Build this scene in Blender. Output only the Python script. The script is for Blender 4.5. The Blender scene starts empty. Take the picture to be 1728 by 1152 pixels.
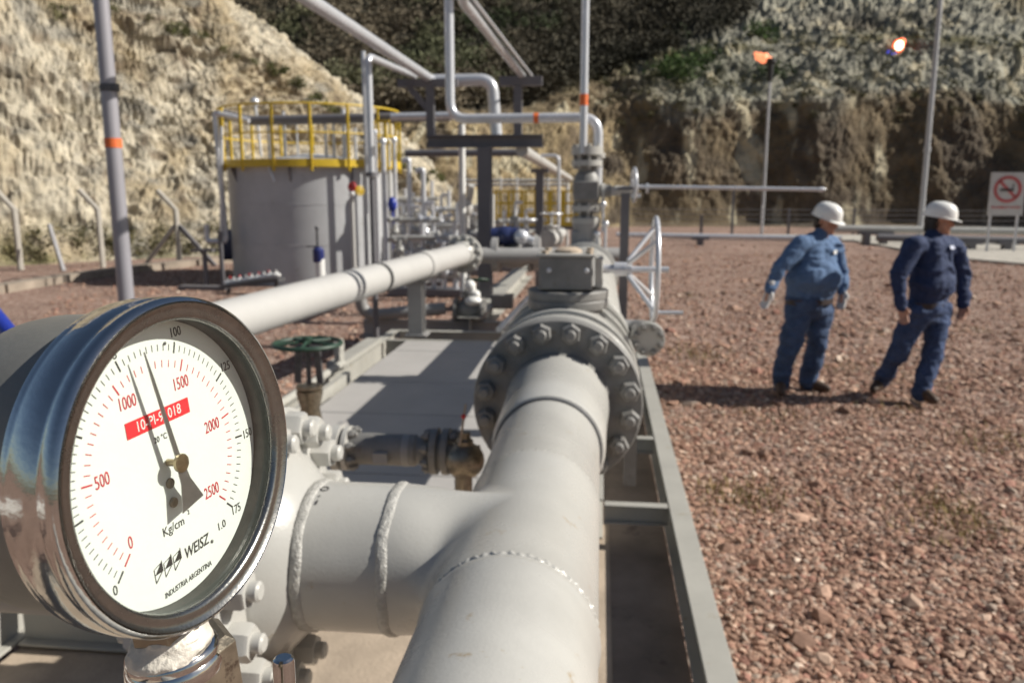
import bpy, math, random
import numpy as np
from mathutils import Vector, Matrix
D = bpy.data; SC = bpy.context.scene; COL = SC.collection
R = math.radians; PI = math.pi
random.seed(7); rng = np.random.default_rng(11)
V = Vector

# ------------------------------------------------------------------ camera
EYE = V((0, 0, 1.85)); PITCH, YAW, FPX = R(10.31), R(6.15), 1379.0
cam_d = D.cameras.new("camera"); cam = D.objects.new("camera", cam_d); COL.objects.link(cam)
cam.location = EYE; cam.rotation_euler = (R(90) - PITCH, 0, YAW)
cam_d.sensor_width = 36; cam_d.lens = FPX * 36 / 1728
cam_d.clip_start = .05; cam_d.clip_end = 1500
cam_d.dof.use_dof = True; cam_d.dof.focus_distance = .50; cam_d.dof.aperture_fstop = 12
SC.camera = cam
FW = V((-math.sin(YAW) * math.cos(PITCH), math.cos(YAW) * math.cos(PITCH), -math.sin(PITCH)))
RT = V((math.cos(YAW), math.sin(YAW), 0)); UP = RT.cross(FW)
def ray(x, y): return FW * FPX + RT * (x - 864) - UP * (y - 576)
def at(x, y, Y):                       # measured photo point, at depth Y -> place in metres
    r = ray(x, y); return EYE + r * (Y / r.y)
def atz(x, y, Z): r = ray(x, y); return EYE + r * ((Z - EYE.z) / r.z)

# ------------------------------------------------------------------ sky, sun, exposure
SUN_EL, SUN_AZ = 36.5, 5.0             # elevation, degrees turned from +X towards +Y
w = D.worlds.new("World"); SC.world = w; w.use_nodes = True
nt = w.node_tree; bg = nt.nodes["Background"]; sky = nt.nodes.new("ShaderNodeTexSky")
sky.sky_type = 'NISHITA'; sky.sun_disc = False; sky.sun_elevation = R(SUN_EL)
sky.sun_rotation = R(90 - SUN_AZ)
nt.links.new(sky.outputs[0], bg.inputs[0]); bg.inputs[1].default_value = 0.05
sd = D.lights.new("sun", 'SUN'); sd.energy = 5.0; sd.angle = R(.5); sd.color = (1, .95, .86)
sun = D.objects.new("sun", sd); COL.objects.link(sun)
sdir = V((math.cos(R(SUN_EL)) * math.cos(R(SUN_AZ)), math.cos(R(SUN_EL)) * math.sin(R(SUN_AZ)), math.sin(R(SUN_EL))))
sun.rotation_euler = sdir.to_track_quat('Z', 'Y').to_euler(); sun.location = (20, 0, 30)
SC.view_settings.view_transform = 'Standard'; SC.view_settings.look = 'None'
SC.view_settings.exposure = 0.30; SC.view_settings.gamma = 1
SC.render.engine = 'CYCLES'

# ------------------------------------------------------------------ materials
MATS = {}
def mat(name, col, rough=.5, metal=0., var=.12, vs=8., bump=0., bs=60., col2=None, spots=None, coat=0.):
    m = D.materials.new(name); m.use_nodes = True; t = m.node_tree; n = t.nodes; L = t.links
    b = n["Principled BSDF"]; b.inputs["Roughness"].default_value = rough; b.inputs["Metallic"].default_value = metal
    b.inputs["Coat Weight"].default_value = coat
    tc = n.new("ShaderNodeTexCoord"); nz = n.new("ShaderNodeTexNoise"); nz.inputs["Scale"].default_value = vs
    nz.inputs["Detail"].default_value = 6; nz.inputs["Roughness"].default_value = .62
    L.new(tc.outputs["Object"], nz.inputs["Vector"])
    mx = n.new("ShaderNodeMix"); mx.data_type = 'RGBA'
    c2 = col2 or [c * (1 - var) for c in col]; c1 = col if col2 else [min(1, c * (1 + var)) for c in col]
    rm = n.new("ShaderNodeValToRGB"); rm.color_ramp.elements[0].position = .35; rm.color_ramp.elements[1].position = .65
    L.new(nz.outputs[0], rm.inputs[0]); L.new(rm.outputs[0], mx.inputs["Factor"])
    mx.inputs["A"].default_value = (*c1, 1); mx.inputs["B"].default_value = (*c2, 1)
    out = mx.outputs["Result"]
    if spots:                             # (colour, scale, threshold): stains and rust with a shape of their own
        n2 = n.new("ShaderNodeTexNoise"); n2.inputs["Scale"].default_value = spots[1]; n2.inputs["Detail"].default_value = 8
        n2.inputs["Roughness"].default_value = .7; L.new(tc.outputs["Object"], n2.inputs["Vector"])
        r2 = n.new("ShaderNodeValToRGB"); r2.color_ramp.elements[0].position = spots[2]; r2.color_ramp.elements[1].position = min(1, spots[2] + .1)
        L.new(n2.outputs[0], r2.inputs[0]); m2 = n.new("ShaderNodeMix"); m2.data_type = 'RGBA'
        L.new(r2.outputs[0], m2.inputs["Factor"]); L.new(out, m2.inputs["A"]); m2.inputs["B"].default_value = (*spots[0], 1)
        out = m2.outputs["Result"]
    L.new(out, b.inputs["Base Color"])
    if bump:
        n3 = n.new("ShaderNodeTexNoise"); n3.inputs["Scale"].default_value = bs; n3.inputs["Detail"].default_value = 5
        L.new(tc.outputs["Object"], n3.inputs["Vector"]); bp = n.new("ShaderNodeBump"); bp.inputs["Strength"].default_value = bump
        bp.inputs["Distance"].default_value = .01; L.new(n3.outputs[0], bp.inputs["Height"]); L.new(bp.outputs[0], b.inputs["Normal"])
    # roughness breakup
    mr = n.new("ShaderNodeMapRange"); mr.inputs["To Min"].default_value = max(.02, rough - .08); mr.inputs["To Max"].default_value = min(1, rough + .1)
    L.new(nz.outputs[0], mr.inputs["Value"]); L.new(mr.outputs[0], b.inputs["Roughness"])
    MATS[name] = m; return m
paint = mat("pipe_paint", (.44, .432, .405), .26, 0, .09, 3.5, .05, 160, spots=((.33, .26, .17), 22, .63))
paintd = mat("steel_paint", (.30, .295, .29), .45, 0, .08, 4, .05, 160, spots=((.20, .16, .12), 12, .66))
paintb = mat("flange_paint_shaded", (.215, .21, .20), .48, 0, .14, 14, .1, 120, spots=((.15, .12, .09), 25, .60))  # grey lowered so the colour itself carries the flange's shade
white_p = mat("header_paint", (.47, .46, .44), .42, 0, .04, 3, .03, 200, spots=((.45, .40, .33), 6, .68))
beamp = mat("beam_paint", (.38, .37, .335), .5, 0, .08, 3, .06, 90, spots=((.30, .25, .17), 10, .60))
panm = mat("skid_pan", (.25, .20, .16), .85, 0, .2, 3, .3, 40, spots=((.10, .07, .06), 5, .58))
sand = mat("sandy_floor", (.42, .34, .26), .9, 0, .15, 5, .3, 60, spots=((.25, .18, .12), 30, .66))
darkst = mat("dark_steel", (.10, .10, .105), .45, .3, .2, 20, .1, 80)
galv = mat("galvanised_pipe", (.64, .65, .68), .28, .35, .08, 6, .03, 90)
rackp = mat("rack_paint", (.145, .14, .15), .5, 0, .06, 5, .05, 90)
green = mat("green_paint", (.020, .050, .032), .5, 0, .3, 20, spots=((.05, .045, .035), 40, .60))
yellow = mat("yellow_paint", (.62, .43, .03), .45, 0, .12, 6, spots=((.35, .20, .03), 8, .66))
tankp = mat("tank_paint", (.44, .445, .455), .5, 0, .08, 1.2, .02, 20, spots=((.25, .225, .19), 2.2, .62))
bluep = mat("blue_paint", (.02, .04, .30), .35)
redp = mat("red_paint", (.60, .03, .03), .4)
orange = mat("orange_band", (.75, .16, .04), .6)
blackr = mat("black_rubber", (.025, .025, .025), .7)
whitem = mat("white_paint", (.75, .75, .73), .5, 0, .05)
conc = mat("concrete", (.42, .39, .34), .9, 0, .15, 3, .3, 20, spots=((.22, .19, .15), 4, .62))
chrome = mat("polished_steel", (.62, .61, .59), .10, 1, .05, 60, .03, 300, spots=((.75, .72, .65), 420, .70))
brushed = mat("bezel_steel", (.27, .265, .25), .25, 1, .15, 90, .04, 500, spots=((.6, .57, .5), 380, .72))
casem = mat("gauge_case", (.23, .225, .205), .5, .35, .08, 25, .04, 300)
brass = mat("worn_brass", (.36, .30, .19), .3, 1, .2, 120, .1, 300)
needle = mat("needle_metal", (.30, .30, .30), .3, .9, .1, 60)
dialm = mat("dial_white", (.74, .755, .73), .6, 0, .02, 40, .03, 200, spots=((.58, .60, .55), 160, .68))
wellm = mat("recess_shade_black", (.022, .024, .020), .45, 0, .1, 30)  # near-black wall colour deepens the bezel's shadow crescent in the recess
inkb = mat("black_ink", (.015, .015, .015), .6)
inkr = mat("red_ink", (.50, .02, .04), .6)
labelr = mat("red_label", (.72, .02, .03), .5)
tapem = mat("sealing_tape", (.66, .62, .55), .4, 0, .12, 60, .3, 150)
rustst = mat("stained_steel", (.30, .26, .20), .35, .85, .25, 40, .1, 200, spots=((.12, .09, .07), 60, .55))
weldm = mat("weld_paint", (.44, .43, .40), .33, 0, .2, 60, .5, 300)
def glass_mat():
    m = D.materials.new("window_glass"); m.use_nodes = True; n = m.node_tree.nodes; L = m.node_tree.links
    n.remove(n["Principled BSDF"]); tr = n.new("ShaderNodeBsdfTransparent"); tr.inputs[0].default_value = (.97, .985, .97, 1)
    gl = n.new("ShaderNodeBsdfGlossy"); gl.inputs["Roughness"].default_value = .03
    fr = n.new("ShaderNodeLayerWeight"); fr.inputs[0].default_value = .12; mr = n.new("ShaderNodeMath"); mr.operation = 'MULTIPLY'; mr.inputs[1].default_value = .5; mx = n.new("ShaderNodeMixShader")
    L.new(fr.outputs["Facing"], mr.inputs[0]); L.new(mr.outputs[0], mx.inputs[0]); L.new(tr.outputs[0], mx.inputs[1]); L.new(gl.outputs[0], mx.inputs[2])
    L.new(mx.outputs[0], n["Material Output"].inputs[0]); return m
glassm = glass_mat()
def flame_mat(name, col, s):
    m = D.materials.new(name); m.use_nodes = True; b = m.node_tree.nodes["Principled BSDF"]
    b.inputs["Base Color"].default_value = (*col, 1); b.inputs["Emission Color"].default_value = (*col, 1)
    b.inputs["Emission Strength"].default_value = s; return m

# ------------------------------------------------------------------ object helpers
INV = {}
def props(o, label=None, cat=None, group=None, kind=None):
    for k, v in (('label', label), ('category', cat), ('group', group), ('kind', kind)):
        if v: o[k] = v
    return o
def thing(name, label, cat, loc=(0, 0, 0), group=None, M=None):
    o = D.objects.new(name, None); COL.objects.link(o); o.empty_display_size = .1
    if M is None: M = Matrix.Translation(V(loc))
    o.matrix_world = M; INV[o.name] = M.inverted(); return props(o, label, cat, group)
class MB:
    def __init__(s, xf=None): s.v = []; s.f = []; s.sm = []; s.xf = xf
    def add(s, vs, fs, sm=True):
        k = len(s.v)
        if s.xf is not None: vs = [s.xf @ V(p) for p in vs]
        s.v += [tuple(p) for p in vs]; s.f += [tuple(i + k for i in f) for f in fs]; s.sm += [sm] * len(fs); return s
    def box(s, c, size, rot=None):
        hx, hy, hz = [a / 2 for a in size]; c = V(c)
        p = [V((x, y, z)) for x in (-hx, hx) for y in (-hy, hy) for z in (-hz, hz)]
        if rot is not None: p = [rot @ q for q in p]
        return s.add([c + q for q in p], [(0, 1, 3, 2), (4, 6, 7, 5), (0, 4, 5, 1), (2, 3, 7, 6), (0, 2, 6, 4), (1, 5, 7, 3)], False)
    def bar(s, a, b, wx, wz):               # rectangular bar from a to b
        a, b = V(a), V(b); d = (b - a); q = d.to_track_quat('Y', 'Z').to_matrix()
        return s.box((a + b) / 2, (wx, d.length, wz), q)
    def ibeam(s, a, b, W, H, t=.012):       # H section from a to b, flanges up and down
        a, b = V(a), V(b); d = b - a; q = (d.to_track_quat('Y', 'Z')).to_matrix(); c = (a + b) / 2; L = d.length
        up = q @ V((0, 0, 1))
        s.box(c + up * (H / 2 - t / 2), (W, L, t), q); s.box(c - up * (H / 2 - t / 2), (W, L, t), q)
        return s.box(c, (t, L, H - 2 * t), q)
    def lathe(s, c, axis, prof, n=32, closed=False):
        c = V(c); a = V(axis).normalized(); u = a.orthogonal().normalized(); w_ = a.cross(u)
        vs = []; fs = []
        for r, h in prof:
            for i in range(n):
                t = 2 * PI * i / n; vs.append(c + a * h + (u * math.cos(t) + w_ * math.sin(t)) * max(r, 1e-5))
        m = len(prof)
        for j in range(m - 1 if not closed else m):
            k = (j + 1) % m
            for i in range(n):
                i2 = (i + 1) % n; fs.append((j * n + i, j * n + i2, k * n + i2, k * n + i))
        if not closed:
            fs.append(tuple(range(n - 1, -1, -1))); fs.append(tuple((m - 1) * n + i for i in range(n)))
        return s.add(vs, fs)
    def cyl(s, a, b, r, r2=None, n=20):
        a, b = V(a), V(b); d = b - a; return s.lathe(a, d, [(r, 0), (r if r2 is None else r2, d.length)], n)
    def tube(s, pts, r, bend=0., n=14, seg=7, rf=None):
        P = [V(p) for p in pts]; path = [P[0]]
        for i in range(1, len(P) - 1):
            if bend > 0:
                d0 = (P[i - 1] - P[i]); d1 = (P[i + 1] - P[i]); k = min(bend, d0.length * .48, d1.length * .48)
                a = P[i] + d0.normalized() * k; b = P[i] + d1.normalized() * k
                for j in range(seg + 1):
                    t = j / seg; path.append(a.lerp(P[i], t).lerp(P[i].lerp(b, t), t))
            else: path.append(P[i])
        path.append(P[-1])
        vs = []; fs = []; T = (path[1] - path[0]).normalized(); u = T.orthogonal().normalized(); m = len(path)
        for i, p in enumerate(path):
            t = ((path[min(i + 1, m - 1)] - path[max(i - 1, 0)]).normalized())
            u = (u - t * u.dot(t)).normalized(); w_ = t.cross(u); rr = r if rf is None else rf(i / (m - 1)) * r
            for k in range(n):
                a = 2 * PI * k / n; vs.append(p + (u * math.cos(a) + w_ * math.sin(a)) * rr)
        for j in range(m - 1):
            for i in range(n):
                i2 = (i + 1) % n; fs.append((j * n + i, j * n + i2, (j + 1) * n + i2, (j + 1) * n + i))
        fs.append(tuple(range(n - 1, -1, -1))); fs.append(tuple((m - 1) * n + i for i in range(n)))
        return s.add(vs, fs)
    def torus(s, c, axis, RR, r, n=40, m=10, wob=0.):
        prof = []; c = V(c); a = V(axis).normalized(); u = a.orthogonal().normalized(); w_ = a.cross(u); vs = []; fs = []
        for i in range(n):
            t = 2 * PI * i / n; d = u * math.cos(t) + w_ * math.sin(t)
            k = 1 + wob * (random.random() - .5)
            for j in range(m):
                p = 2 * PI * j / m; k2 = k + wob * (random.random() - .5)
                vs.append(c + d * (RR + r * k2 * math.cos(p)) + a * r * k2 * math.sin(p))
        for i in range(n):
            for j in range(m):
                fs.append((i * m + j, i * m + (j + 1) % m, ((i + 1) % n) * m + (j + 1) % m, ((i + 1) % n) * m + j))
        return s.add(vs, fs)
    def ball(s, c, r, n=16, sq=(1, 1, 1), rot=None):
        c = V(c); vs = []; fs = []; m = n // 2
        for j in range(m + 1):
            for i in range(n):
                a, b = PI * j / m, 2 * PI * i / n
                p = V((math.sin(a) * math.cos(b) * r * sq[0], math.sin(a) * math.sin(b) * r * sq[1], math.cos(a) * r * sq[2]))
                vs.append(c + (rot @ p if rot else p))
        for j in range(m):
            for i in range(n):
                i2 = (i + 1) % n; fs.append((j * n + i, (j + 1) * n + i, (j + 1) * n + i2, j * n + i2))
        return s.add(vs, fs)
    def build(s, name, m, parent=None, label=None, cat=None, group=None, kind=None, bevel=0., angle=35, me_only=False):
        vs = s.v
        if parent is not None and not me_only:
            I = INV[parent.name]; vs = [tuple(I @ V(p)) for p in vs]
        me = D.meshes.new(name); me.from_pydata(vs, [], s.f); me.polygons.foreach_set("use_smooth", s.sm)
        me.materials.append(m); me.update()
        try: me.set_sharp_from_angle(angle=R(angle))
        except Exception: pass
        if me_only: return me
        o = D.objects.new(name, me); COL.objects.link(o)
        if parent is not None: o.parent = parent; INV[o.name] = INV[parent.name]
        if bevel:
            b = o.modifiers.new("bevel", 'BEVEL'); b.width = bevel; b.segments = 2; b.limit_method = 'ANGLE'; b.angle_limit = R(40)
        return props(o, label, cat, group, kind)
def inst(me, name, M, parent):             # a copy of a part mesh placed by world matrix M
    o = D.objects.new(name, me); COL.objects.link(o); o.parent = parent; o.matrix_local = INV[parent.name] @ M
    INV[o.name] = M.inverted(); return o
def frame(c, axis, up=(0, 0, 1)):
    z = V(axis).normalized(); x = V(up).cross(z)
    x = x.normalized() if x.length > 1e-4 else z.orthogonal().normalized(); y = z.cross(x)
    return Matrix(((x.x, y.x, z.x, c[0]), (x.y, y.y, z.y, c[1]), (x.z, y.z, z.z, c[2]), (0, 0, 0, 1)))
def nut_mesh(af, h, stud, m):
    b = MB(); r = af / 2 / math.cos(PI / 6)
    vs = []
    for rr, z in ((r, 0), (r, h * .82), (r * .90, h)):
        vs += [(rr * math.cos(PI / 3 * i), rr * math.sin(PI / 3 * i), z) for i in range(6)]
    fs = [(j * 6 + i, j * 6 + (i + 1) % 6, (j + 1) * 6 + (i + 1) % 6, (j + 1) * 6 + i) for j in (0, 1) for i in range(6)]
    fs += [(5, 4, 3, 2, 1, 0), (12, 13, 14, 15, 16, 17)]
    b.add(vs, fs, False)
    sr = af * .30
    b.lathe((0, 0, 0), (0, 0, 1), [(sr, 0), (sr, h + stud * .8), (sr * .75, h + stud)], 16)
    return b.build("nut", m, me_only=True)
def flange(parent, c, axis, RO, th, hub_r, hub_l, pipe_r, nb, bc, af, m, phase=0., nuts=True, name="flange", raised=True):
    # disc starts at c and grows by th opposite to axis direction; hub points along axis
    c = V(c); a = V(axis).normalized()
    b = MB(); b.lathe(c, a, [(pipe_r * .6, -th - .004), (hub_r * 1.02, -th - .004), (hub_r * 1.02, -th), (RO - .004, -th), (RO, -th + .004), (RO, -.004), (RO - .004, 0), (hub_r * 1.12, 0), (hub_r, .008),
              (hub_r * .93 + pipe_r * .07, hub_l * .3), (pipe_r * 1.02 + .004, hub_l * .92), (pipe_r, hub_l)], 64)
    fl = b.build(name, m, parent)
    if nuts:
        me = nut_mesh(af, af * .66, af * .34, m)
        F = frame(c, a)
        for i in range(nb):
            t = 2 * PI * (i + .5) / nb + phase
            M = F @ Matrix.Translation((bc * math.cos(t), bc * math.sin(t), 0.0005)) @ Matrix.Rotation(t + random.random(), 4, 'Z')
            inst(me, "nut", M, fl)
    return fl
def handwheel(parent, c, axis, RR, r, m, spokes=4, dish=0., name="handwheel", hub=None, phase=.3):
    c = V(c); F = frame(c, axis); b = MB(F)
    b.torus((0, 0, dish), (0, 0, 1), RR, r, 48, 8)
    b.lathe((0, 0, -.01), (0, 0, 1), [(r * 2.2, 0), (r * 2.2, .03), (r * 1.6, .035)], 16)
    for i in range(spokes):
        t = 2 * PI * i / spokes + phase
        b.tube([(0, 0, .005), (RR * .35 * math.cos(t), RR * .35 * math.sin(t), dish * .3), (RR * math.cos(t), RR * math.sin(t), dish)], r * .7, 0, 8)
    return b.build(name, m, parent)
def valve(name, label, c, axis, s, m, wheel_m=None, group=None, cat="valve", wr=None, wheel_up=(0, 0, 1), flanges=True):
    # a small flanged gate valve, run along axis, overall length 2*s
    c = V(c); a = V(axis).normalized(); u = V(wheel_up)
    t = thing(name, label, cat, c - V((0, 0, s)), group)
    b = MB(); b.lathe(c - a * s, a, [(s * .42, 0), (s * .42, s * .3), (s * .58, s * .6), (s * .62, s), (s * .58, s * 1.4), (s * .42, s * 1.7), (s * .42, 2 * s)], 24)
    b.cyl(c, c + u * s * 1.0, s * .36, s * .33, 20); b.build("body", m, t)
    if flanges:
        for q in (-1, 1):
            f = MB(); f.lathe(c + a * q * s * .82, a, [(s * .78, -s * .08), (s * .78, s * .08)], 28)
            o = u.cross(a).normalized()
            for k in range(8):
                g = 2 * PI * k / 8 + .39; d = (u * math.cos(g) + o * math.sin(g)) * s * .62
                f.lathe(c + a * q * s * .82 + d, a, [(s * .1, -s * .17), (s * .1, s * .17)], 6)
            f.build("flange", m, t)
    f = MB(); f.lathe(c + u * s * .95, u, [(s * .56, 0), (s * .56, s * .18)], 24); f.build("bonnet_flange", m, t)
    f = MB()
    for q in (-1, 1): f.bar(c + u * s * 1.1 + a * q * s * .25, c + u * s * 1.9 + a * q * s * .14, s * .1, s * .1)
    f.box(c + u * s * 1.9, (s * .4, s * .4, s * .14)); f.cyl(c + u * s * 1.1, c + u * s * 2.2, s * .07, n=10); f.build("yoke", m, t)
    if wheel_m: handwheel(t, c + u * s * 2.05, u, wr or s * .9, s * .07, wheel_m)
    return t
def text(body, size, loc, rot, m, parent, F, name="lettering", align='CENTER', ext=.00012, shear=0., sx=1., off=0.):
    cu = D.curves.new("t", 'FONT'); cu.body = body; cu.size = size; cu.align_x = align; cu.align_y = 'CENTER'
    cu.extrude = ext; cu.shear = shear; cu.resolution_u = 3; cu.offset = off
    o = D.objects.new("t", cu); COL.objects.link(o); dg = bpy.context.evaluated_depsgraph_get()
    me = D.meshes.new_from_object(o.evaluated_get(dg)); D.objects.remove(o); me.name = name; me.materials.clear(); me.materials.append(m)
    p = D.objects.new(name, me); COL.objects.link(p); p.parent = parent
    W = F @ Matrix.Translation(loc) @ Matrix.Rotation(rot, 4, 'Z') @ Matrix.Diagonal((sx, 1, 1, 1))
    p.matrix_local = INV[parent.name] @ W; INV[p.name] = W.inverted(); return p

# ------------------------------------------------------------------ noise
def _h(i, j, k, s):
    n = (i * 374761393 + j * 668265263 + k * 2147483647 + s * 974634777) & 0xffffffff
    n = ((n ^ (n >> 13)) * 1274126177) & 0xffffffff; n = n ^ (n >> 16); return (n & 0xffff) / 65535.0
def vnoise(P, s=0):
    P = np.asarray(P, float); I = np.floor(P).astype(np.int64); f = P - I; f = f * f * (3 - 2 * f); r = 0
    for a in (0, 1):
        for b in (0, 1):
            for c in (0, 1):
                wgt = (f[:, 0] if a else 1 - f[:, 0]) * (f[:, 1] if b else 1 - f[:, 1]) * (f[:, 2] if c else 1 - f[:, 2])
                r = r + wgt * _h(I[:, 0] + a, I[:, 1] + b, I[:, 2] + c, s)
    return r
def fbm(P, sc, oct=5, s=0, ridged=False):
    P = np.asarray(P, float) * sc; r = 0; A = 1; T = 0
    for o in range(oct):
        v = vnoise(P, s + o * 7)
        if ridged: v = 1 - abs(2 * v - 1)
        r = r + A * v; T += A; A *= .52; P = P * 2.03 + 13.7
    return r / T
def np_mesh(name, co, faces, m, col=None, smooth=True, kind=None, parent=None, label=None, cat=None, group=None):
    nv = faces.shape[1]; me = D.meshes.new(name); me.vertices.add(len(co)); me.vertices.foreach_set("co", co.astype(np.float32).ravel())
    me.loops.add(faces.size); me.loops.foreach_set("vertex_index", faces.astype(np.int32).ravel())
    me.polygons.add(len(faces)); me.polygons.foreach_set("loop_start", np.arange(0, faces.size, nv, dtype=np.int32))
    me.polygons.foreach_set("loop_total", np.full(len(faces), nv, np.int32))
    me.polygons.foreach_set("use_smooth", np.full(len(faces), smooth))
    me.update(calc_edges=True); me.materials.append(m)
    if col is not None:
        ca = me.color_attributes.new("tint", 'FLOAT_COLOR', 'POINT'); c4 = np.ones((len(co), 4), np.float32); c4[:, :3] = col
        ca.data.foreach_set("color", c4.ravel())
    o = D.objects.new(name, me); COL.objects.link(o)
    if parent is not None: o.parent = parent
    return props(o, label, cat, group, kind)
def tint_mat(name, rough=.9, bump=.5, bs=3., bd=.1, vs=2., lo=.65, hi=1.35, transl=0.):
    m = D.materials.new(name); m.use_nodes = True; n = m.node_tree.nodes; L = m.node_tree.links; b = n["Principled BSDF"]
    b.inputs["Roughness"].default_value = rough; b.inputs["Specular IOR Level"].default_value = .25
    at_ = n.new("ShaderNodeAttribute"); at_.attribute_name = "tint"
    tc = n.new("ShaderNodeTexCoord"); nz = n.new("ShaderNodeTexNoise"); nz.inputs["Scale"].default_value = vs; nz.inputs["Detail"].default_value = 9
    nz.inputs["Roughness"].default_value = .7; L.new(tc.outputs["Object"], nz.inputs["Vector"])
    mr = n.new("ShaderNodeMapRange"); mr.inputs["From Min"].default_value = .3; mr.inputs["From Max"].default_value = .7
    mr.inputs["To Min"].default_value = lo; mr.inputs["To Max"].default_value = hi; L.new(nz.outputs[0], mr.inputs["Value"])
    mx = n.new("ShaderNodeVectorMath"); mx.operation = 'SCALE'; L.new(at_.outputs["Color"], mx.inputs[0]); L.new(mr.outputs[0], mx.inputs["Scale"])
    L.new(mx.outputs[0], b.inputs["Base Color"])
    if bump:
        n3 = n.new("ShaderNodeTexNoise"); n3.inputs["Scale"].default_value = bs; n3.inputs["Detail"].default_value = 8; n3.inputs["Roughness"].default_value = .65
        L.new(tc.outputs["Object"], n3.inputs["Vector"]); bp = n.new("ShaderNodeBump"); bp.inputs["Strength"].default_value = bump; bp.inputs["Distance"].default_value = bd
        L.new(n3.outputs[0], bp.inputs["Height"]); L.new(bp.outputs[0], b.inputs["Normal"])
    return m

# ================================================================== TERRAIN
def ground_mat():
    m = D.materials.new("red_gravel_ground"); m.use_nodes = True; n = m.node_tree.nodes; L = m.node_tree.links; b = n["Principled BSDF"]
    b.inputs["Roughness"].default_value = .95; b.inputs["Specular IOR Level"].default_value = .15
    tc = n.new("ShaderNodeTexCoord")
    vo = n.new("ShaderNodeTexVoronoi"); vo.inputs["Scale"].default_value = 26; L.new(tc.outputs["Object"], vo.inputs["Vector"])
    vo2 = n.new("ShaderNodeTexVoronoi"); vo2.inputs["Scale"].default_value = 60; L.new(tc.outputs["Object"], vo2.inputs["Vector"])
    sp = n.new("ShaderNodeSeparateColor"); L.new(vo.outputs["Color"], sp.inputs[0])
    rp = n.new("ShaderNodeValToRGB"); e = rp.color_ramp.elements; e[0].color = (.19, .115, .09, 1); e[0].position = 0
    e[1].color = (.52, .42, .35, 1); e[1].position = 1; k = rp.color_ramp.elements.new(.5); k.color = (.33, .22, .175, 1); k = rp.color_ramp.elements.new(.85); k.color = (.41, .295, .24, 1)
    L.new(sp.outputs[0], rp.inputs[0])
    nz = n.new("ShaderNodeTexNoise"); nz.inputs["Scale"].default_value = .5; nz.inputs["Detail"].default_value = 9; nz.inputs["Roughness"].default_value = .7
    L.new(tc.outputs["Object"], nz.inputs["Vector"])
    mr = n.new("ShaderNodeMapRange"); mr.inputs["From Min"].default_value = .3; mr.inputs["From Max"].default_value = .7; mr.inputs["To Min"].default_value = .72; mr.inputs["To Max"].default_value = 1.3
    L.new(nz.outputs[0], mr.inputs["Value"])
    mx = n.new("ShaderNodeVectorMath"); mx.operation = 'SCALE'; L.new(rp.outputs[0], mx.inputs[0]); L.new(mr.outputs[0], mx.inputs["Scale"])
    L.new(mx.outputs[0], b.inputs["Base Color"])
    ad = n.new("ShaderNodeMath"); ad.operation = 'ADD'; L.new(vo.outputs["Distance"], ad.inputs[0]); L.new(vo2.outputs["Distance"], ad.inputs[1])
    bp = n.new("ShaderNodeBump"); bp.invert = True; bp.inputs["Strength"].default_value = .9; bp.inputs["Distance"].default_value = .02
    L.new(ad.outputs[0], bp.inputs["Height"]); L.new(bp.outputs[0], b.inputs["Normal"]); return m
gm = ground_mat()
xs = np.concatenate([np.linspace(-60, -8, 40), np.linspace(-7.8, 12, 240), np.linspace(12.5, 60, 50)])
ys = np.concatenate([np.linspace(-30, 0, 20), np.linspace(.2, 14, 180), np.linspace(14.4, 70, 110)])
gx, gy = np.meshgrid(xs, ys); P = np.stack([gx.ravel(), gy.ravel(), 0 * gx.ravel()], 1)
P[:, 2] = (fbm(P, .9, 4, 3) - .5) * .05 + (fbm(P, 6, 3, 5) - .5) * .018
inside = (P[:, 0] > -2.35) & (P[:, 0] < .5) & (P[:, 1] < 9.2); P[inside, 2] = -.03
nx, ny = len(xs), len(ys); ii = (np.arange(ny - 1)[:, None] * nx + np.arange(nx - 1)[None, :]).ravel()
np_mesh("ground", P, np.stack([ii, ii + 1, ii + nx + 1, ii + nx], 1), gm, kind="structure")

# polar terrain sheets: columns by bearing, rows climbing away from the yard
def sheet(name, cols, prof, colour, m, amp, sc, nrow, smooth=False):
    rows = []; cc = []
    for x in cols:
        pts = prof(x); tt = np.linspace(0, len(pts) - 1, nrow)
        Ds = np.interp(tt, range(len(pts)), [p[0] for p in pts]); zs = np.interp(tt, range(len(pts)), [p[1] for p in pts])
        t = (x - 1015) / 1400.0
        rows.append(np.stack([t * Ds, Ds, zs], 1))
    G = np.array(rows); nc = len(cols); Pq = G.reshape(-1, 3)
    # normals from the undisturbed sheet
    du = np.gradient(G, axis=0); dv = np.gradient(G, axis=1); N = np.cross(du, dv); N /= np.linalg.norm(N, axis=2, keepdims=True) + 1e-9
    d = amp(Pq, G); Pq2 = Pq + N.reshape(-1, 3) * d[:, None]
    y_img = 325 - (Pq2[:, 2] - 1.85) * 1400 / Pq2[:, 1]; x_img = 1015 + 1400 * Pq2[:, 0] / Pq2[:, 1]
    C_ = colour(Pq2, x_img, y_img)
    j = (np.arange(nc - 1)[:, None] * nrow + np.arange(nrow - 1)[None, :]).ravel()
    return np_mesh(name, Pq2, np.stack([j, j + nrow, j + nrow + 1, j + 1], 1), m, col=C_, smooth=smooth, kind="structure"), Pq2, x_img, y_img
def interp(x, xs_, ys_): return float(np.interp(x, xs_, ys_))
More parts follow.
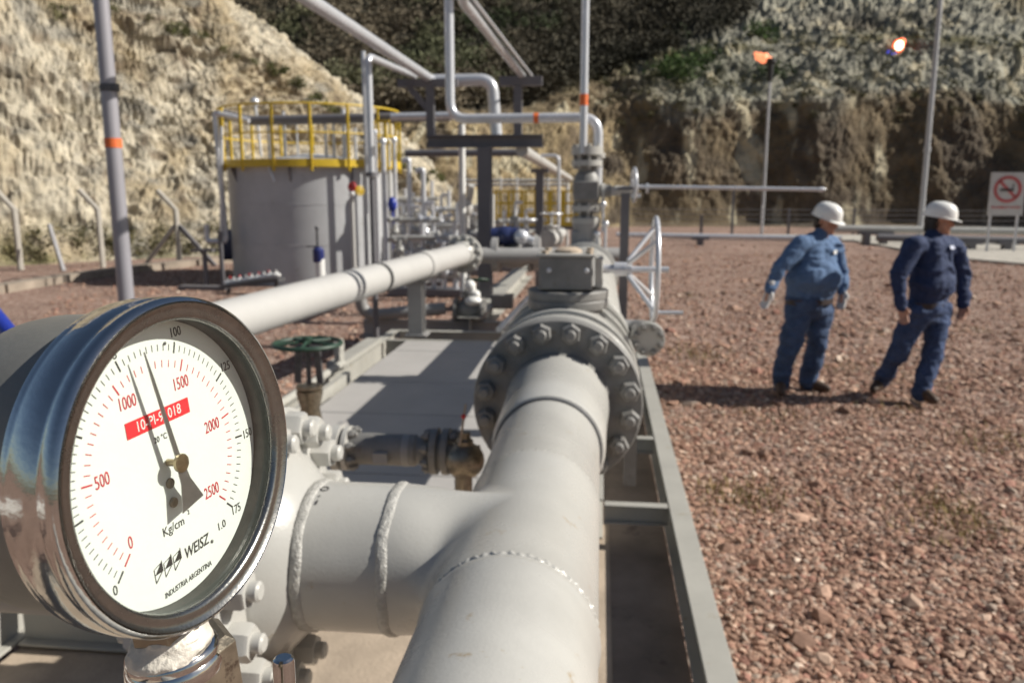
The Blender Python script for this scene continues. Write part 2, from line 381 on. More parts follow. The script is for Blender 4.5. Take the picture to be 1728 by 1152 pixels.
# --- yellow rock cliff on the left
def left_prof(x):
    Yb = interp(x, [-700, 0, 370, 500, 620, 760], [15, 20.4, 24.0, 26.5, 29, 33])
    yt = interp(x, [-700, 0, 200, 320, 400, 470, 540, 590, 660, 760], [-900, -420, -150, -10, 45, 95, 145, 190, 265, 372])
    s = (325 - yt) / 1400.0; zt = (1.85 + s * (Yb + 1.0)) / (1 - .55 * s); Dt = Yb + 1.0 + .55 * zt
    zt = max(zt, .1)
    return [(Yb - 1.2, -.4), (Yb - .1, .1), (Yb + 1.0 + .10 * zt, zt * .30), (Yb + 1.0 + .30 * zt, zt * .58), (Dt - .4, zt * .93), (Dt + .3, zt), (Dt + 4, zt + 1.0), (Dt + 14, zt + 1.6)]
def left_amp(P_, G):
    q = P_ * np.array([1, 1, 1.0]); q = q + (fbm(q, .35, 3, 9)[:, None] - .5) * 2.5
    st = q.copy(); st[:, 2] = q[:, 2] * 2.2 + q[:, 1] * .5
    a = (fbm(st, .8, 6, 21, True) - .5) * .75 + (fbm(q, .22, 3, 4) - .5) * 1.0 + (fbm(st, 3.0, 3, 31) - .5) * .42
    k = np.clip((P_[:, 2] - .05) / 1.0, 0, 1); return a * k
def left_col(P_, xi, yi):
    a = fbm(P_, .5, 5, 41); b = fbm(P_, 1.7, 4, 51); c = fbm(P_ * np.array([1, 1, 2.5]), .9, 4, 61)
    cream = np.array([.53, .475, .37]); och = np.array([.40, .33, .22]); gry = np.array([.31, .285, .235]); dk = np.array([.16, .12, .08]); veg = np.array([.13, .13, .05])
    C_ = cream + (och - cream) * np.clip((a - .42) * 5, 0, 1)[:, None]
    C_ = C_ + (gry - C_) * np.clip((c - .54) * 6, 0, 1)[:, None]
    C_ = C_ + (dk - C_) * (np.clip((b - .60) * 9, 0, 1) * .8)[:, None]
    foot = np.clip(1 - P_[:, 2] / 1.5, 0, 1) * np.clip((b - .42) * 6, 0, 1); C_ = C_ + (veg - C_) * (foot * .7)[:, None]
    return C_
rockm = tint_mat("cliff_rock", .95, .9, 2.2, .25, 1.6, .6, 1.3)
cols = np.linspace(-700, 760, 560)
left_sheet, LP, lxi, lyi = sheet("cliff", cols, left_prof, left_col, rockm, left_amp, 1, 210)
# --- hillside behind: brown cut face, debris terraces, dark wooded slope
def back_prof(x):
    b0 = interp(x, [300, 700, 1000, 1300, 2100], [34, 40, 46, 48, 44]); wv = .8 * math.sin(x * .013) + .6 * math.sin(x * .031)
    yc = interp(x, [300, 700, 1000, 1100, 1400, 1728, 2100], [250, 235, 190, 180, 182, 200, 210])
    yb = interp(x, [300, 900, 1150, 1300, 1500, 1728], [170, 120, 105, 92, 88, 110])
    z = lambda y, D_: 1.85 + (325 - y) * D_ / 1400
    d1 = b0 + interp(x, [300, 1000, 1100], [9, 6, 3.4]) + wv; d2 = d1 + 10; d3 = d2 + 4
    return [(b0 - 3, -.5), (b0 + wv * .4, .2), (d1, z(yc, d1)), (d1 + 4, z(yc * .62 + yb * .38, d1 + 4)), (d2, z(yb, d2)), (d3, z(yb, d3) - .15), (d3 + 14, z(8, d3 + 14)), (d3 + 50, z(-110, d3 + 50)), (d3 + 120, z(-260, d3 + 120))]
def back_amp(P_, G):
    q = P_ + (fbm(P_, .12, 3, 9)[:, None] - .5) * 5
    v = q.copy(); v[:, 2] *= .45
    a = (fbm(v, .45, 6, 71, True) - .5) * 1.2 + (fbm(q, 1.1, 4, 74) - .5) * .9 + (fbm(q, 2.8, 3, 33) - .5) * .9
    return a * np.clip((P_[:, 2] - .1) / 2.0, 0, 1) * (.45 + .55 * np.clip((P_[:, 2] - 6) / 3, 0, 1))
def back_col(P_, xi, yi):
    a = fbm(P_, .25, 5, 81); b = fbm(P_ * np.array([2.2, 1, .5]), .55, 5, 82); c = fbm(P_, 1.1, 4, 83)
    br = np.array([.155, .118, .072]); br2 = np.array([.105, .083, .06]); pale = np.array([.42, .37, .26]); gr = np.array([.265, .255, .205]); dk = np.array([.035, .032, .022]); ol = np.array([.14, .125, .05])
    C_ = br + (br2 - br) * np.clip((a - .4) * 5, 0, 1)[:, None]
    deb = np.clip((205 - yi + (a - .5) * 120) / 25, 0, 1) * np.clip((xi - 1000) / 160, 0, 1); C_ = C_ + (gr * (.6 + .9 * b)[:, None] - C_) * deb[:, None]
    tan = np.clip((1090 - xi + (a - .5) * 200) / 60, 0, 1) * np.clip((yi - 175) / 30, 0, 1); C_ = C_ + (np.array([.36, .28, .16]) - C_) * (tan * np.clip((b - .35) * 4, 0, 1))[:, None]
    gsl = np.clip(1 - abs(xi - 1080) / 230, 0, 1) * np.clip(1 - abs(yi - 140) / 55, 0, 1) * np.clip((a - .35) * 5, 0, 1); C_ = C_ + (np.array([.10, .105, .045]) - C_) * gsl[:, None]
    shelf = np.clip(1 - abs(yi - 62 - (a - .5) * 30) / 22, 0, 1) * np.clip(1 - abs(xi - 1430) / 170, 0, 1); C_ = C_ + (np.array([.10, .075, .05]) - C_) * (shelf * .8)[:, None]
    pk = np.clip((b - .60) * 12, 0, 1); C_ = C_ + (pale - C_) * pk[:, None]
    wood = np.clip((interp_arr(xi, [300, 900, 1100, 1240, 1300], [215, 185, 110, 60, -60]) - yi + (a - .5) * 70) / 25, 0, 1); C_ = C_ + (dk - C_) * wood[:, None]
    tr = np.clip((xi - 1600) / 60, 0, 1) * np.clip((70 - yi) / 30, 0, 1); C_ = C_ + (np.array([.13, .10, .05]) - C_) * tr[:, None]
    bench = np.clip(1 - abs(yi - interp_arr(xi, [300, 900, 1150, 1300, 1500, 1728], [170, 120, 103, 90, 86, 108])) / 12, 0, 1) * np.clip((c - .4) * 6, 0, 1) * np.clip((xi - 1000) / 100, 0, 1)
    return C_ + (ol - C_) * (bench * .9)[:, None]
def interp_arr(x, a, b): return np.interp(x, a, b)
hillm = tint_mat("hill_soil", .95, .8, 1.2, .4, .9, .55, 1.4)
cols = np.linspace(200, 2150, 760)
back_sheet, BP, bxi, byi = sheet("hill", cols, back_prof, back_col, hillm, back_amp, 1, 260)

# --- scrub: many small leaf faces in clumps
def scrub(name, centres, radii, npc, leaf, c0, c1, m, kind="stuff", tone=None, **kw):
    n = len(centres); tot = n * npc
    th = rng.normal(size=(tot, 3)); th /= np.linalg.norm(th, axis=1, keepdims=True); rr = rng.random(tot) ** .45
    ci = np.repeat(np.arange(n), npc); lump = 1 + .45 * np.sin(th[:, 0] * 3 + ci) * np.cos(th[:, 1] * 4 + ci * 2)
    P_ = centres[ci] + th * (rr * radii[ci] * lump)[:, None] * np.array([1, 1, .8])
    a = rng.normal(size=(tot, 3)); a /= np.linalg.norm(a, axis=1, keepdims=True); b = np.cross(a, rng.normal(size=(tot, 3))); b /= np.linalg.norm(b, axis=1, keepdims=True)
    s = leaf * (0.5 + rng.random(tot))[:, None] * np.maximum(1, radii[ci] * .9)[:, None]
    co = np.stack([P_ - a * s, P_ - b * s * .5, P_ + a * s, P_ + b * s * .5], 1).reshape(-1, 3)
    col = c0 + (c1 - c0) * rng.random(tot)[:, None] ** 2; col = np.repeat(col * (.7 + .6 * np.repeat(rng.random(n), npc))[:, None], 4, 0)
    if tone is not None: col = col * np.repeat(tone[ci], 4, 0)
    return np_mesh(name, co, np.arange(tot * 4).reshape(-1, 4), m, col=col, smooth=False, kind=kind, **kw)
leafm = tint_mat("scrub_leaf", .8, 0, vs=1.)
sel = np.where((byi < interp_arr(bxi, [300, 900, 1100, 1240, 1300], [205, 178, 110, 60, -60])) & (byi > -60) & (bxi > 250))[0]
sel = rng.choice(sel, 2800)
lg = np.clip((bxi[sel] - 620) / 260, 0, 1) * (.7 + .3 * np.clip((BP[sel][:, 2] - 8) / 20, 0, 1)); lg = np.clip(lg + (fbm(BP[sel], .12, 3, 91) - .5) * 1.6, 0, 1)[:, None]; gsel = (fbm(BP[sel], .2, 2, 95)[:, None] > .62)
scrub("hillside_scrub", BP[sel] + [0, 0, .4], .5 + 1.0 * rng.random(2800), 80, .11, np.array([.10, .088, .062]), np.array([.16, .14, .105]), leafm, tone=(1 - lg) * np.array([[1.5, 1.42, 1.35]]) + lg * np.array([[.30, .32, .28]]) + gsel * np.array([[-.1, .12, -.1]]))
sel = np.where((byi > 60) & (byi < 215) & (bxi > 1000))[0]; sel = rng.choice(sel, 420)
scrub("dry_scrub", BP[sel] + [0, 0, .1], .2 + .5 * rng.random(420), 60, .07, np.array([.06, .06, .03]), np.array([.20, .18, .09]), leafm)
for nm, lb, pts in (("bush", "bright green bushes on the terrace left of the flare", [(1135, 128), (1115, 140), (1160, 135), (1140, 148), (1175, 118)]),
                    ("bush", "small green bush growing just behind the flare stack tip", [(1255, 78), (1268, 85), (1282, 145)])):
    ii = [int(np.argmin((bxi - x) ** 2 + (byi - y) ** 2)) for x, y in pts]
    scrub(nm, BP[ii] + [0, -.3, .3], np.full(len(ii), 1.1), 500, .10, np.array([.03, .055, .015]), np.array([.11, .17, .05]), leafm, kind=None, label=lb, cat="bush")
sel = np.where((lyi > 5) & (lxi > 60) & (abs(lyi - interp_arr(lxi, [150, 320, 470, 590, 700], [20, 60, 125, 215, 300])) < 9) & (LP[:, 2] > 1.5))[0]; sel = rng.choice(sel, 90)
scrub("ledge_scrub", LP[sel] + [.1, -.1, .05], .12 + .16 * rng.random(90), 90, .04, np.array([.05, .06, .02]), np.array([.18, .17, .07]), leafm)
sel = np.where((LP[:, 2] > .1) & (LP[:, 2] < .9) & (lxi > -60) & (lxi < 420))[0]; sel = rng.choice(sel, 60)
scrub("foot_scrub", LP[sel], .15 + .3 * rng.random(60), 120, .04, np.array([.07, .07, .03]), np.array([.22, .18, .09]), leafm)

# --- loose stones: one gravel object
def gravel():
    t = (1 + 5 ** .5) / 2
    v = np.array([(-1, t, 0), (1, t, 0), (-1, -t, 0), (1, -t, 0), (0, -1, t), (0, 1, t), (0, -1, -t), (0, 1, -t), (t, 0, -1), (t, 0, 1), (-t, 0, -1), (-t, 0, 1)], float); v /= np.linalg.norm(v[0])
    f = np.array([(0, 11, 5), (0, 5, 1), (0, 1, 7), (0, 7, 10), (0, 10, 11), (1, 5, 9), (5, 11, 4), (11, 10, 2), (10, 7, 6), (7, 1, 8), (3, 9, 4), (3, 4, 2), (3, 2, 6), (3, 6, 8), (3, 8, 9), (4, 9, 5), (2, 4, 11), (6, 2, 10), (8, 6, 7), (9, 8, 1)])
    pos = []; siz = []
    def zone(n, x0, x1, y0, y1, s0, s1, pw=1.):
        y = y0 + (y1 - y0) * rng.random(n) ** pw
        x = x0(y) + (x1(y) - x0(y)) * rng.random(n); pos.append(np.stack([x, y], 1)); siz.append(s0 + (s1 - s0) * rng.random(n) ** 4)
    r0 = lambda y: np.full_like(y, .50); r1 = lambda y: .6 + y * .56
    zone(70000, r0, r1, 2.2, 9, .004, .024, 1.1); zone(700, r0, r1, 2.2, 9, .018, .050, 1.)
    zone(30000, r0, r1, 8, 26, .008, .035, 1.3); zone(800, r0, r1, 7, 30, .03, .08)
    zone(12000, lambda y: -1.3 - y * .62, lambda y: np.minimum(-2.4, -y * .05), 5, 20, .010, .035, 1.); zone(4000, lambda y: -y * .25, lambda y: y * 0 + .5, 9.4, 20, .01, .035)
    p = np.concatenate(pos); s = np.concatenate(siz); ok = ~((p[:, 0] > -2.4) & (p[:, 0] < .49) & (p[:, 1] < 9.3)); p, s = p[ok], s[ok]; n = len(p)
    Vv = v[None] * (.65 + .7 * rng.random((n, 12, 1))) * np.stack([.8 + .7 * rng.random(n), .7 + .5 * rng.random(n), .4 + .4 * rng.random(n)], 1)[:, None, :]
    a = rng.random(n) * 2 * PI; ca, sa = np.cos(a), np.sin(a); X = Vv[:, :, 0] * ca[:, None] - Vv[:, :, 1] * sa[:, None]; Y = Vv[:, :, 0] * sa[:, None] + Vv[:, :, 1] * ca[:, None]
    tl = (rng.random(n) - .5) * 1.2; Z = Vv[:, :, 2] + X * tl[:, None] * .6
    gz = (fbm(np.stack([p[:, 0], p[:, 1], 0 * s], 1), .9, 4, 3) - .5) * .05
    co = np.stack([p[:, :1] + X * s[:, None], p[:, 1:] + Y * s[:, None], gz[:, None] + (Z + .25) * s[:, None]], 2).reshape(-1, 3)
    F_ = (f[None] + (np.arange(n) * 12)[:, None, None]).reshape(-1, 3)
    pal = np.array([(.34, .22, .165), (.43, .30, .23), (.22, .145, .11), (.50, .38, .30), (.64, .55, .46), (.36, .30, .25), (.32, .185, .145)])
    c = pal[rng.choice(7, n, p=[.30, .20, .20, .11, .025, .075, .09])] * (.8 + .4 * rng.random(n))[:, None] * np.array([1., .93, .89])
    np_mesh("gravel", co, F_, tint_mat("stone", .9, .3, 40, .01, 30, .8, 1.2), col=np.repeat(c, 12, 0), smooth=False, kind="stuff")
gravel()
# sparse dry grass tufts on the gravel
def tufts():
    cs = [atz(x, y, 0) for x, y in ((1600, 868), (1570, 850), (1640, 880), (1600, 895), (1200, 600), (1180, 605), (1150, 590), (1540, 640), (1420, 620), (1660, 745), (1290, 700), (1262, 842), (1240, 835), (1480, 560), (1650, 560), (1160, 500), (1700, 750), (1500, 690))]
    co = []; col = []
    for c in cs:
        sc = .5 if c.y < 6 else .8
        for k in range(130 if sc == .5 else 90):
            px = c.x + random.gauss(0, .16 * sc + .05); py = c.y + random.gauss(0, .22 * sc + .05); a = random.random() * 2 * PI; h = .02 + .05 * random.random(); l = .05 * random.random()
            dx, dy = math.cos(a), math.sin(a); w_ = .003 + .003 * random.random()
            co += [(px - dy * w_, py + dx * w_, 0), (px + dy * w_, py - dx * w_, 0), (px + dx * l, py + dy * l, h), (px + dx * l - dy * .001, py + dy * l + dx * .001, h)]
            q = random.random(); col += [(.16 + .12 * q, .14 + .06 * q, .05 + .03 * q)] * 4
    np_mesh("dry_grass", np.array(co), np.arange(len(co)).reshape(-1, 4), leafm, col=np.array(col), smooth=False, kind="stuff")
tufts()
#INSERT2
# ================================================================== SKID AND PIPEWORK
PX, PZ, PR = -.128, 1.182, .1365       # main line: axis and radius (ten inch pipe)
sk = thing("skid_frame", "long pale grey steel skid frame carrying the main gas line over a rusty pan", "skid frame", (-.9, 5, 0))
def beam(name, a, b, W, H, t=.012, m=beamp, bev=.002): MB().ibeam(a, b, W, H, t).build(name, m, sk, bevel=bev)
beam("side_beam", (.418, -1.2, .19), (.418, 9.1, .19), .10, .22)
beam("side_beam", (-2.33, 1.4, .19), (-2.33, 9.1, .19), .10, .22)
deck0 = 3.6
for y in (3.98, 5.15, 6.5, 8.0): beam("cross_beam", (.045, y, .245), (.366, y, .245), .06, .10, .008)
beam("cross_beam", (-2.27, 9.05, .19), (.366, 9.05, .19), .10, .22); beam("cross_beam", (-2.27, 8.5, .19), (.0, 8.5, .19), .08, .2)
beam("cross_beam", (-2.27, 2.80, .19), (-1.355, 2.80, .19), .10, .22)
beam("inner_beam", (.005, 4.02, .19), (.005, 9.0, .19), .07, .22); beam("inner_beam", (-1.3, -1, .19), (-1.3, 3.4, .19), .10, .22)
b = MB(); b.box((.19, 3.9, .05), (.36, 10.2, .02)); b.build("drip_pan", panm, sk, label="rusty brown drip pan beside the near right beam")
b = MB(); b.box((-1.1, 1.5, .055), (2.35, 5.5, .02)); b.build("pan_floor", sand, sk)
dk = thing("deck_plate", "smooth grey steel deck plate in the shadow left of the large valve", "deck plate", (-1.1, 6.4, .28))
ys_ = [3.5, 4.3, 5.55, 6.55, 7.9, 8.45]
for y0, y1 in zip(ys_[:-1], ys_[1:]):
    b = MB(); b.box((-1.12, (y0 + y1) / 2, .285), (1.86, y1 - y0 - .014, .01)); b.build("plate", mat("deck_paint", (.40, .385, .37), .6, 0, .06, 2, .12, 60), dk, bevel=.002)
b = MB(); b.bar((-2.12, 4.3, .31), (-2.12, 6.6, .31), .05, .09); b.build("kick_strip", beamp, dk)
# lifting lug and top angle on the left beam
b = MB(); b.bar((-2.33, 6.9, .335), (-2.33, 8.2, .335), .16, .05); b.build("rail_cap", beamp, sk, bevel=.003)
b = MB(); b.tube([(-2.26, 4.9, .36), (-2.26, 6.9, .36)], .035); b.build("edge_tube", beamp, sk)
b = MB(); b.box((-2.30, 6.95, .42), (.05, .13, .18)); b.cyl((-2.33, 6.95, .51), (-2.27, 6.95, .51), .065, n=20); b.build("lifting_lug", beamp, sk, bevel=.003)

gp = thing("gas_pipe", "thick pale grey gas pipe with welded tee leading to the big bolted flange", "pipe", (PX, 1.4, .3))
def run_surface():
    b = MB(); n = 96
    prof = []
    b.lathe((PX, -1.6, PZ), (0, 1, 0), [(PR, 0), (PR, 2.70), (PR + .0025, 2.713), (PR + .004, 2.72), (PR + .0025, 2.727), (PR, 2.74), (PR, 3.22), (PR + .003, 3.235), (PR, 3.25), (PR, 3.67)], n)
    b.build("pipe_run", paint, gp)
    b = MB()
    b.lathe((PX, 2.062, PZ), (0, 1, 0), [(PR - .01, 0.008), (PR + .002, .008), (PR + .010, .012), (PR + .016, .03), (PR + .019, .20), (PR + .024, .36), (PR + .028, .43), (PR + .030, .486)], n)
    b.build("weld_neck", paint, gp)
    b = MB(); b.torus((PX, 2.068, PZ), (0, 1, 0), PR + .002, .0042, 96, 8); b.build("gap_ring", darkst, gp)  # dark ring modelled in place of the dark gap at the neck
run_surface()
def tee_branch():
    cx, cy, cz = PX, 1.395, PZ; x0 = cx - .235; fil = .075; nphi = 96; nt = 26; vs = []
    for i in range(nphi):
        f = 2 * PI * i / nphi; c, s = math.cos(f), math.sin(f)
        P0 = V((x0, cy + PR * c, cz + PR * s)); rz = (PR - .0005) * s; lx = -math.sqrt(max(PR * PR - rz * rz, 0))
        ext = PR + fil * abs(c) ** .7; P3 = V((cx + lx, cy + ext * c, cz + rz))
        T = V((abs(s) * abs(s), math.copysign(abs(c), c), -abs(s) * 0)); circ = V((abs(rz), 0, math.copysign(abs(lx), s))) / PR
        T = (V((0, math.copysign(1, c), 0)) * abs(c) + circ * abs(s)).normalized()
        P1 = P0 + V((.075 + .03 * abs(s), 0, 0)); P2 = P3 - T * (.055 + .03 * abs(s))
        for j in range(nt + 1):
            t = j / nt; q = 1 - t; vs.append(P0 * q ** 3 + P1 * 3 * q * q * t + P2 * 3 * q * t * t + P3 * t ** 3)
    fs = [(i * (nt + 1) + j, i * (nt + 1) + j + 1, ((i + 1) % nphi) * (nt + 1) + j + 1, ((i + 1) % nphi) * (nt + 1) + j) for i in range(nphi) for j in range(nt)]
    b = MB(); b.add(vs, fs); b.build("tee", paint, gp, angle=80)
    b = MB(); b.lathe((x0 + .005, cy, cz), (-1, 0, 0), [(PR - .001, 0), (PR - .001, .165), (PR + .003, .19)], 96); b.build("branch_pipe", paint, gp)
    for k, xx in enumerate((x0 + .002, x0 - .150)):
        b = MB(); vv = []; ff = []; nn = 260; mm = 12
        for i in range(nn):
            t = 2 * PI * i / nn; jit = .0010 * math.sin(i * .23) + .0014 * math.sin(i * .11 + k) + random.uniform(-.0004, .0004)
            for j in range(mm):
                u = j / (mm - 1) * 2 - 1; h = .0036 * max(0, 1 - u * u) ** .6 * (1 + .10 * math.sin(i * 1.35 + 1.2 * math.sin(u * 3)) + .10 * math.sin(i * .5 + u * 4)) * (1 if abs(u) < .99 else 0) + random.uniform(0, .0012) * (abs(u) < .9)
                vv.append((xx + u * .0105 + jit, cy + (PR + h - .001) * math.cos(t), cz + (PR + h - .001) * math.sin(t)))
        for i in range(nn):
            for j in range(mm - 1): ff.append((i * mm + j, i * mm + j + 1, ((i + 1) % nn) * mm + j + 1, ((i + 1) % nn) * mm + j))
        b.add(vv, ff); b.build("weld_bead", weldm, gp, angle=70)
    for y in (1.142, 1.640):              # thin weld beads round the run
        b = MB(); vv = []; ff = []; nn = 260; mm = 8
        for i in range(nn):
            t = 2 * PI * i / nn; jit = .002 * math.sin(i * .7) + random.uniform(-.001, .001)
            for j in range(mm):
                u = j / (mm - 1) * 2 - 1; h = .0028 * max(0, 1 - u * u) ** .5 * (1 + .8 * math.sin(i * 1.5) * random.random())
                vv.append((cx + (PR + h - .0004) * math.cos(t), y + u * .0055 + jit, cz + (PR + h - .0004) * math.sin(t)))
        for i in range(nn):
            for j in range(mm - 1): ff.append((i * mm + j, i * mm + j + 1, ((i + 1) % nn) * mm + j + 1, ((i + 1) % nn) * mm + j))
        b.add(vv, ff); b.build("weld_seam", paint, gp, angle=70)
tee_branch()
flange(gp, (PX, 2.55, PZ), (0, -1, 0), .273, .062, .168, .03, PR + .024, 16, .235, .056, paintb, phase=.02)
flange(gp, (-.585, 1.395, PZ), (1, 0, 0), .273, .064, .190, .062, PR + .002, 16, .235, .056, paint, phase=.02)
# far half of the branch joint, its pipe going off to the left
bl = thing("branch_line", "grey pipe bolted to the tee branch, running off to the left beneath the pressure gauge", "pipe", (-1.4, 1.395, .8))
flange(bl, (-.718, 1.395, PZ), (-1, 0, 0), .273, .062, .190, .09, PR, 16, .235, .056, paint)
b = MB(); b.lathe((-.79, 1.395, PZ), (-1, 0, 0), [(PR, 0), (PR, 2.6)], 64); b.build("pipe_run", paintd, bl)

# --- the large valve
bv = thing("ball_valve", "large grey ball valve bolted behind the big flange with square gearbox on top", "valve", (PX, 3.05, .3))
VR = .262
b = MB(); b.lathe((PX, 2.622, PZ), (0, 1, 0), [(.12, 0), (.268, 0), (.273, .005), (.273, .058), (.268, .063), (.222, .068), (.218, .11), (.25, .135), (.262, .16), (.262, .36), (.256, .40), (.262, .44), (.262, .62), (.25, .65), (.218, .68), (.218, .72), (.273, .73), (.273, .80), (.2, .80)], 80)
b.build("body", paint, bv)
b = MB(); b.lathe((PX, 2.612, PZ), (0, 1, 0), [(.20, 0), (.252, 0), (.252, .010), (.2, .010)], 64); b.build("gasket", darkst, bv)
for y in (2.79, 3.05, 3.30):
    b = MB(); b.lathe((PX, y, PZ), (0, 1, 0), [(.255, -.016), (.272, -.014), (.275, 0), (.272, .014), (.255, .016)], 80); b.build("body_rib", paint, bv)
me = nut_mesh(.052, .034, .014, paint)
for i in range(16):
    t = 2 * PI * (i + .5) / 16 + .02; inst(me, "nut", frame((PX + .235 * math.cos(t), 2.684, PZ + .235 * math.sin(t)), (0, 1, 0)) @ Matrix.Rotation(i, 4, 'Z'), bv)
GX = -.118
b = MB(); b.lathe((GX, 3.05, 1.38), (0, 0, 1), [(.12, 0), (.125, .045), (.148, .050), (.150, .056), (.150, .078), (.146, .083), (.150, .088), (.150, .112), (.146, .117), (.06, .117)], 48); b.build("top_flange", paintb, bv)
b = MB(); b.box((GX - .004, 3.05, 1.563), (.195, .22, .120)); g = b.build("gearbox", paintb, bv, bevel=.006)
b = MB(); b.box((GX - .004, 3.05, 1.628), (.212, .238, .010)); b.build("gearbox_lid", paint, bv, bevel=.003)
b = MB()
for sx in (-.065, .07): b.lathe((GX + sx, 2.94, 1.575), (0, -1, 0), [(.010, 0), (.010, .004), (.006, .007)], 6)
b.build("gearbox_screw", galv, bv)
b = MB()
for sx in (-.08, .08):
    for sy in (-.085, .085): b.lathe((GX + sx, 3.05 + sy, 1.632), (0, 0, 1), [(.014, 0), (.014, .012)], 6)
b.lathe((GX, 3.05, 1.632), (0, 0, 1), [(.05, 0), (.05, .01), (.03, .02)], 24); b.build("lid_bolts", sand, bv)
b = MB(); b.cyl((GX + .11, 3.05, 1.572), (GX + .18, 3.05, 1.572), .016, n=16); b.cyl((GX + .17, 3.05, 1.572), (GX + .235, 3.05, 1.572), .026, n=20); b.cyl((GX + .22, 3.05, 1.572), (GX + .37, 3.05, 1.572), .011, n=12); b.build("input_shaft", galv, bv)
hw = MB(frame((.200, 3.05, 1.572), (1, 0, 0))); hw.torus((0, 0, 0), (0, 0, 1), .187, .0095, 72, 12); rim = hw.build("handwheel", galv, bv)
for k in range(4):
    t = PI / 4 + k * PI / 2 + .12; e = V((.200, 3.05 + .183 * math.cos(t), 1.572 + .183 * math.sin(t))); s_ = V((.104, 3.05 + .035 * math.cos(t), 1.575 + .035 * math.sin(t)))
    q = MB(); q.tube([s_, e], .0085, 0, 10); o = q.build("spoke", galv, rim)
q = MB(); q.cyl((.200, 2.96, 1.425), (.30, 2.96, 1.425), .007, n=12); q.build("crank_peg", galv, rim)
# bleed with blind flange on the right flank of the valve
bf = thing("bleed_flange", "small round blind flange with eight bolts right of the large valve", "flange", (.22, 3.2, 1.1))
b = MB(); b.tube([(.05, 3.5, 1.27), (.17, 3.5, 1.27), (.190, 3.35, 1.290), (.190, 3.2, 1.290)], .045, .05); b.build("pipe_stub", paintd, bf)
bc_ = V((.190, 3.16, 1.290))
b = MB(); b.lathe(bc_, (0, 1, 0), [(.02, 0), (.064, 0), (.066, .004), (.066, .022), (.052, .026), (.052, .034), (.066, .038), (.066, .058), (.04, .06)], 40); b.build("disc", paint, bf)
me = nut_mesh(.024, .016, .010, paintb)
for i in range(8):
    t = 2 * PI * (i + .5) / 8; inst(me, "nut", frame((bc_.x + .052 * math.cos(t), bc_.y, bc_.z + .052 * math.sin(t)), (0, -1, 0)), bf)
b = MB(); b.box((.14, 3.3, .9), (.05, .05, .5)); b.build("bracket", paintb, bf)
b = MB(); b.box((-.004, 3.10, 1.560), (.030, .17, .112)); b.build("side_plate", paint, bv, bevel=.004)
b = MB()
for x_, s_ in ((-.395, 1), (-.525, 1)):     # small pen ticks and loops left by the fitters beside the welds
    for q_, l_ in ((.42, .010), (.30, .004)):
        y_, z_ = 1.395 + (PR + .0006) * math.sin(-q_), PZ + (PR + .0006) * math.cos(q_); b.box((x_ - .055 * 0 + .03, y_ - .0, z_), (.002, l_, .0012), Matrix.Rotation(q_, 3, 'X'))
    b.torus((x_ + .032, 1.395 + (PR) * math.sin(-.12), PZ + PR * math.cos(.12)), (0, -.12, 1), .007, .0009, 20, 6)
b.build("pen_mark", inkb, gp)
# main line beyond the valve
ml = thing("downstream_pipe", "grey main line continuing behind the large valve towards the rock face", "pipe", (PX, 6, .3))
flange(ml, (PX, 3.50, PZ), (0, 1, 0), .273, .06, .19, .14, PR, 16, .235, .054, paint)
b = MB(); b.lathe((PX, 3.6, PZ), (0, 1, 0), [(PR, 0), (.245, .25), (.245, 2.95), (.275, 2.96), (.275, 3.04), (.25, 3.05), (.25, 3.07), (.275, 3.08), (.275, 3.16), (PR, 3.2), (PR, 8.0)], 64); b.build("pipe_run", paint, ml)
b = MB(); b.box((PX, 5.2, .66), (.16, .16, .76)); b.build("saddle_support", paintb, ml); b = MB(); b.box((PX, 8.2, .66), (.16, .16, .76)); b.build("saddle_support", paintb, ml)

# --- bypass line in the shadow between branch and flange
bp_ = thing("bypass_pipe", "small dark grey pipe with flange and ring crossing in front of the deck plate", "pipe", (-.7, 2.7, .8))
Yb, Zb, rb = 2.70, .962, .053
b = MB(); b.lathe((-1.15, Yb, Zb), (1, 0, 0), [(rb, 0), (rb, .26), (rb, .29), (rb * 1.06, .30), (rb * 1.06, .52), (rb * .9, .53), (rb * .9, .62)], 32); b.build("pipe_run", paintb, bp_)
b = MB(); b.lathe((-.925, Yb, Zb), (1, 0, 0), [(rb, 0), (.083, .004), (.083, .03), (rb, .034)], 32)
b.lathe((-.885, Yb, Zb), (1, 0, 0), [(rb, 0), (.079, .004), (.079, .02), (rb, .024)], 32); b.build("flange", paint, bp_)
b = MB(); b.lathe((-.575, Yb, Zb), (1, 0, 0), [(rb, 0), (.082, .004), (.082, .026), (.06, .030), (.06, .040), (.082, .044), (.082, .066), (rb, .070)], 32); b.build("flange", paintb, bp_)
me = nut_mesh(.026, .018, .010, paintb)
for x_, d_ in ((-.503, 1), (-.577, -1), (-.86, 1)):
    for i in range(8):
        t = 2 * PI * (i + .5) / 8; inst(me, "nut", frame((x_, Yb + .064 * math.cos(t), Zb + .064 * math.sin(t)), (d_, 0, 0)), bp_)
b = MB(); b.lathe((-.66, Yb, Zb), (1, 0, 0), [(rb * 1.08, -.012), (rb * 1.08, .012)], 32); b.box((-.74, Yb - .06, Zb - .01), (.05, .03, .035)); b.build("band_clamp", paintd, bp_)
nv = thing("plug_valve", "small brownish plug valve tucked against the lower left of the big flange", "valve", (-.45, 2.65, .9))
b = MB(); b.ball((-.445, 2.63, .955), .068, 20, (1, 1, .95)); b.cyl((-.505, 2.66, .955), (-.40, 2.66, .955), .045); b.cyl((-.445, 2.60, .84), (-.445, 2.60, .94), .03); b.build("body", rustst, nv)
b = MB(); b.lathe((-.445, 2.63, 1.005), (0, 0, 1), [(.03, 0), (.03, .02), (.02, .03), (.02, .05)], 12); b.build("stem_nut", rustst, nv)
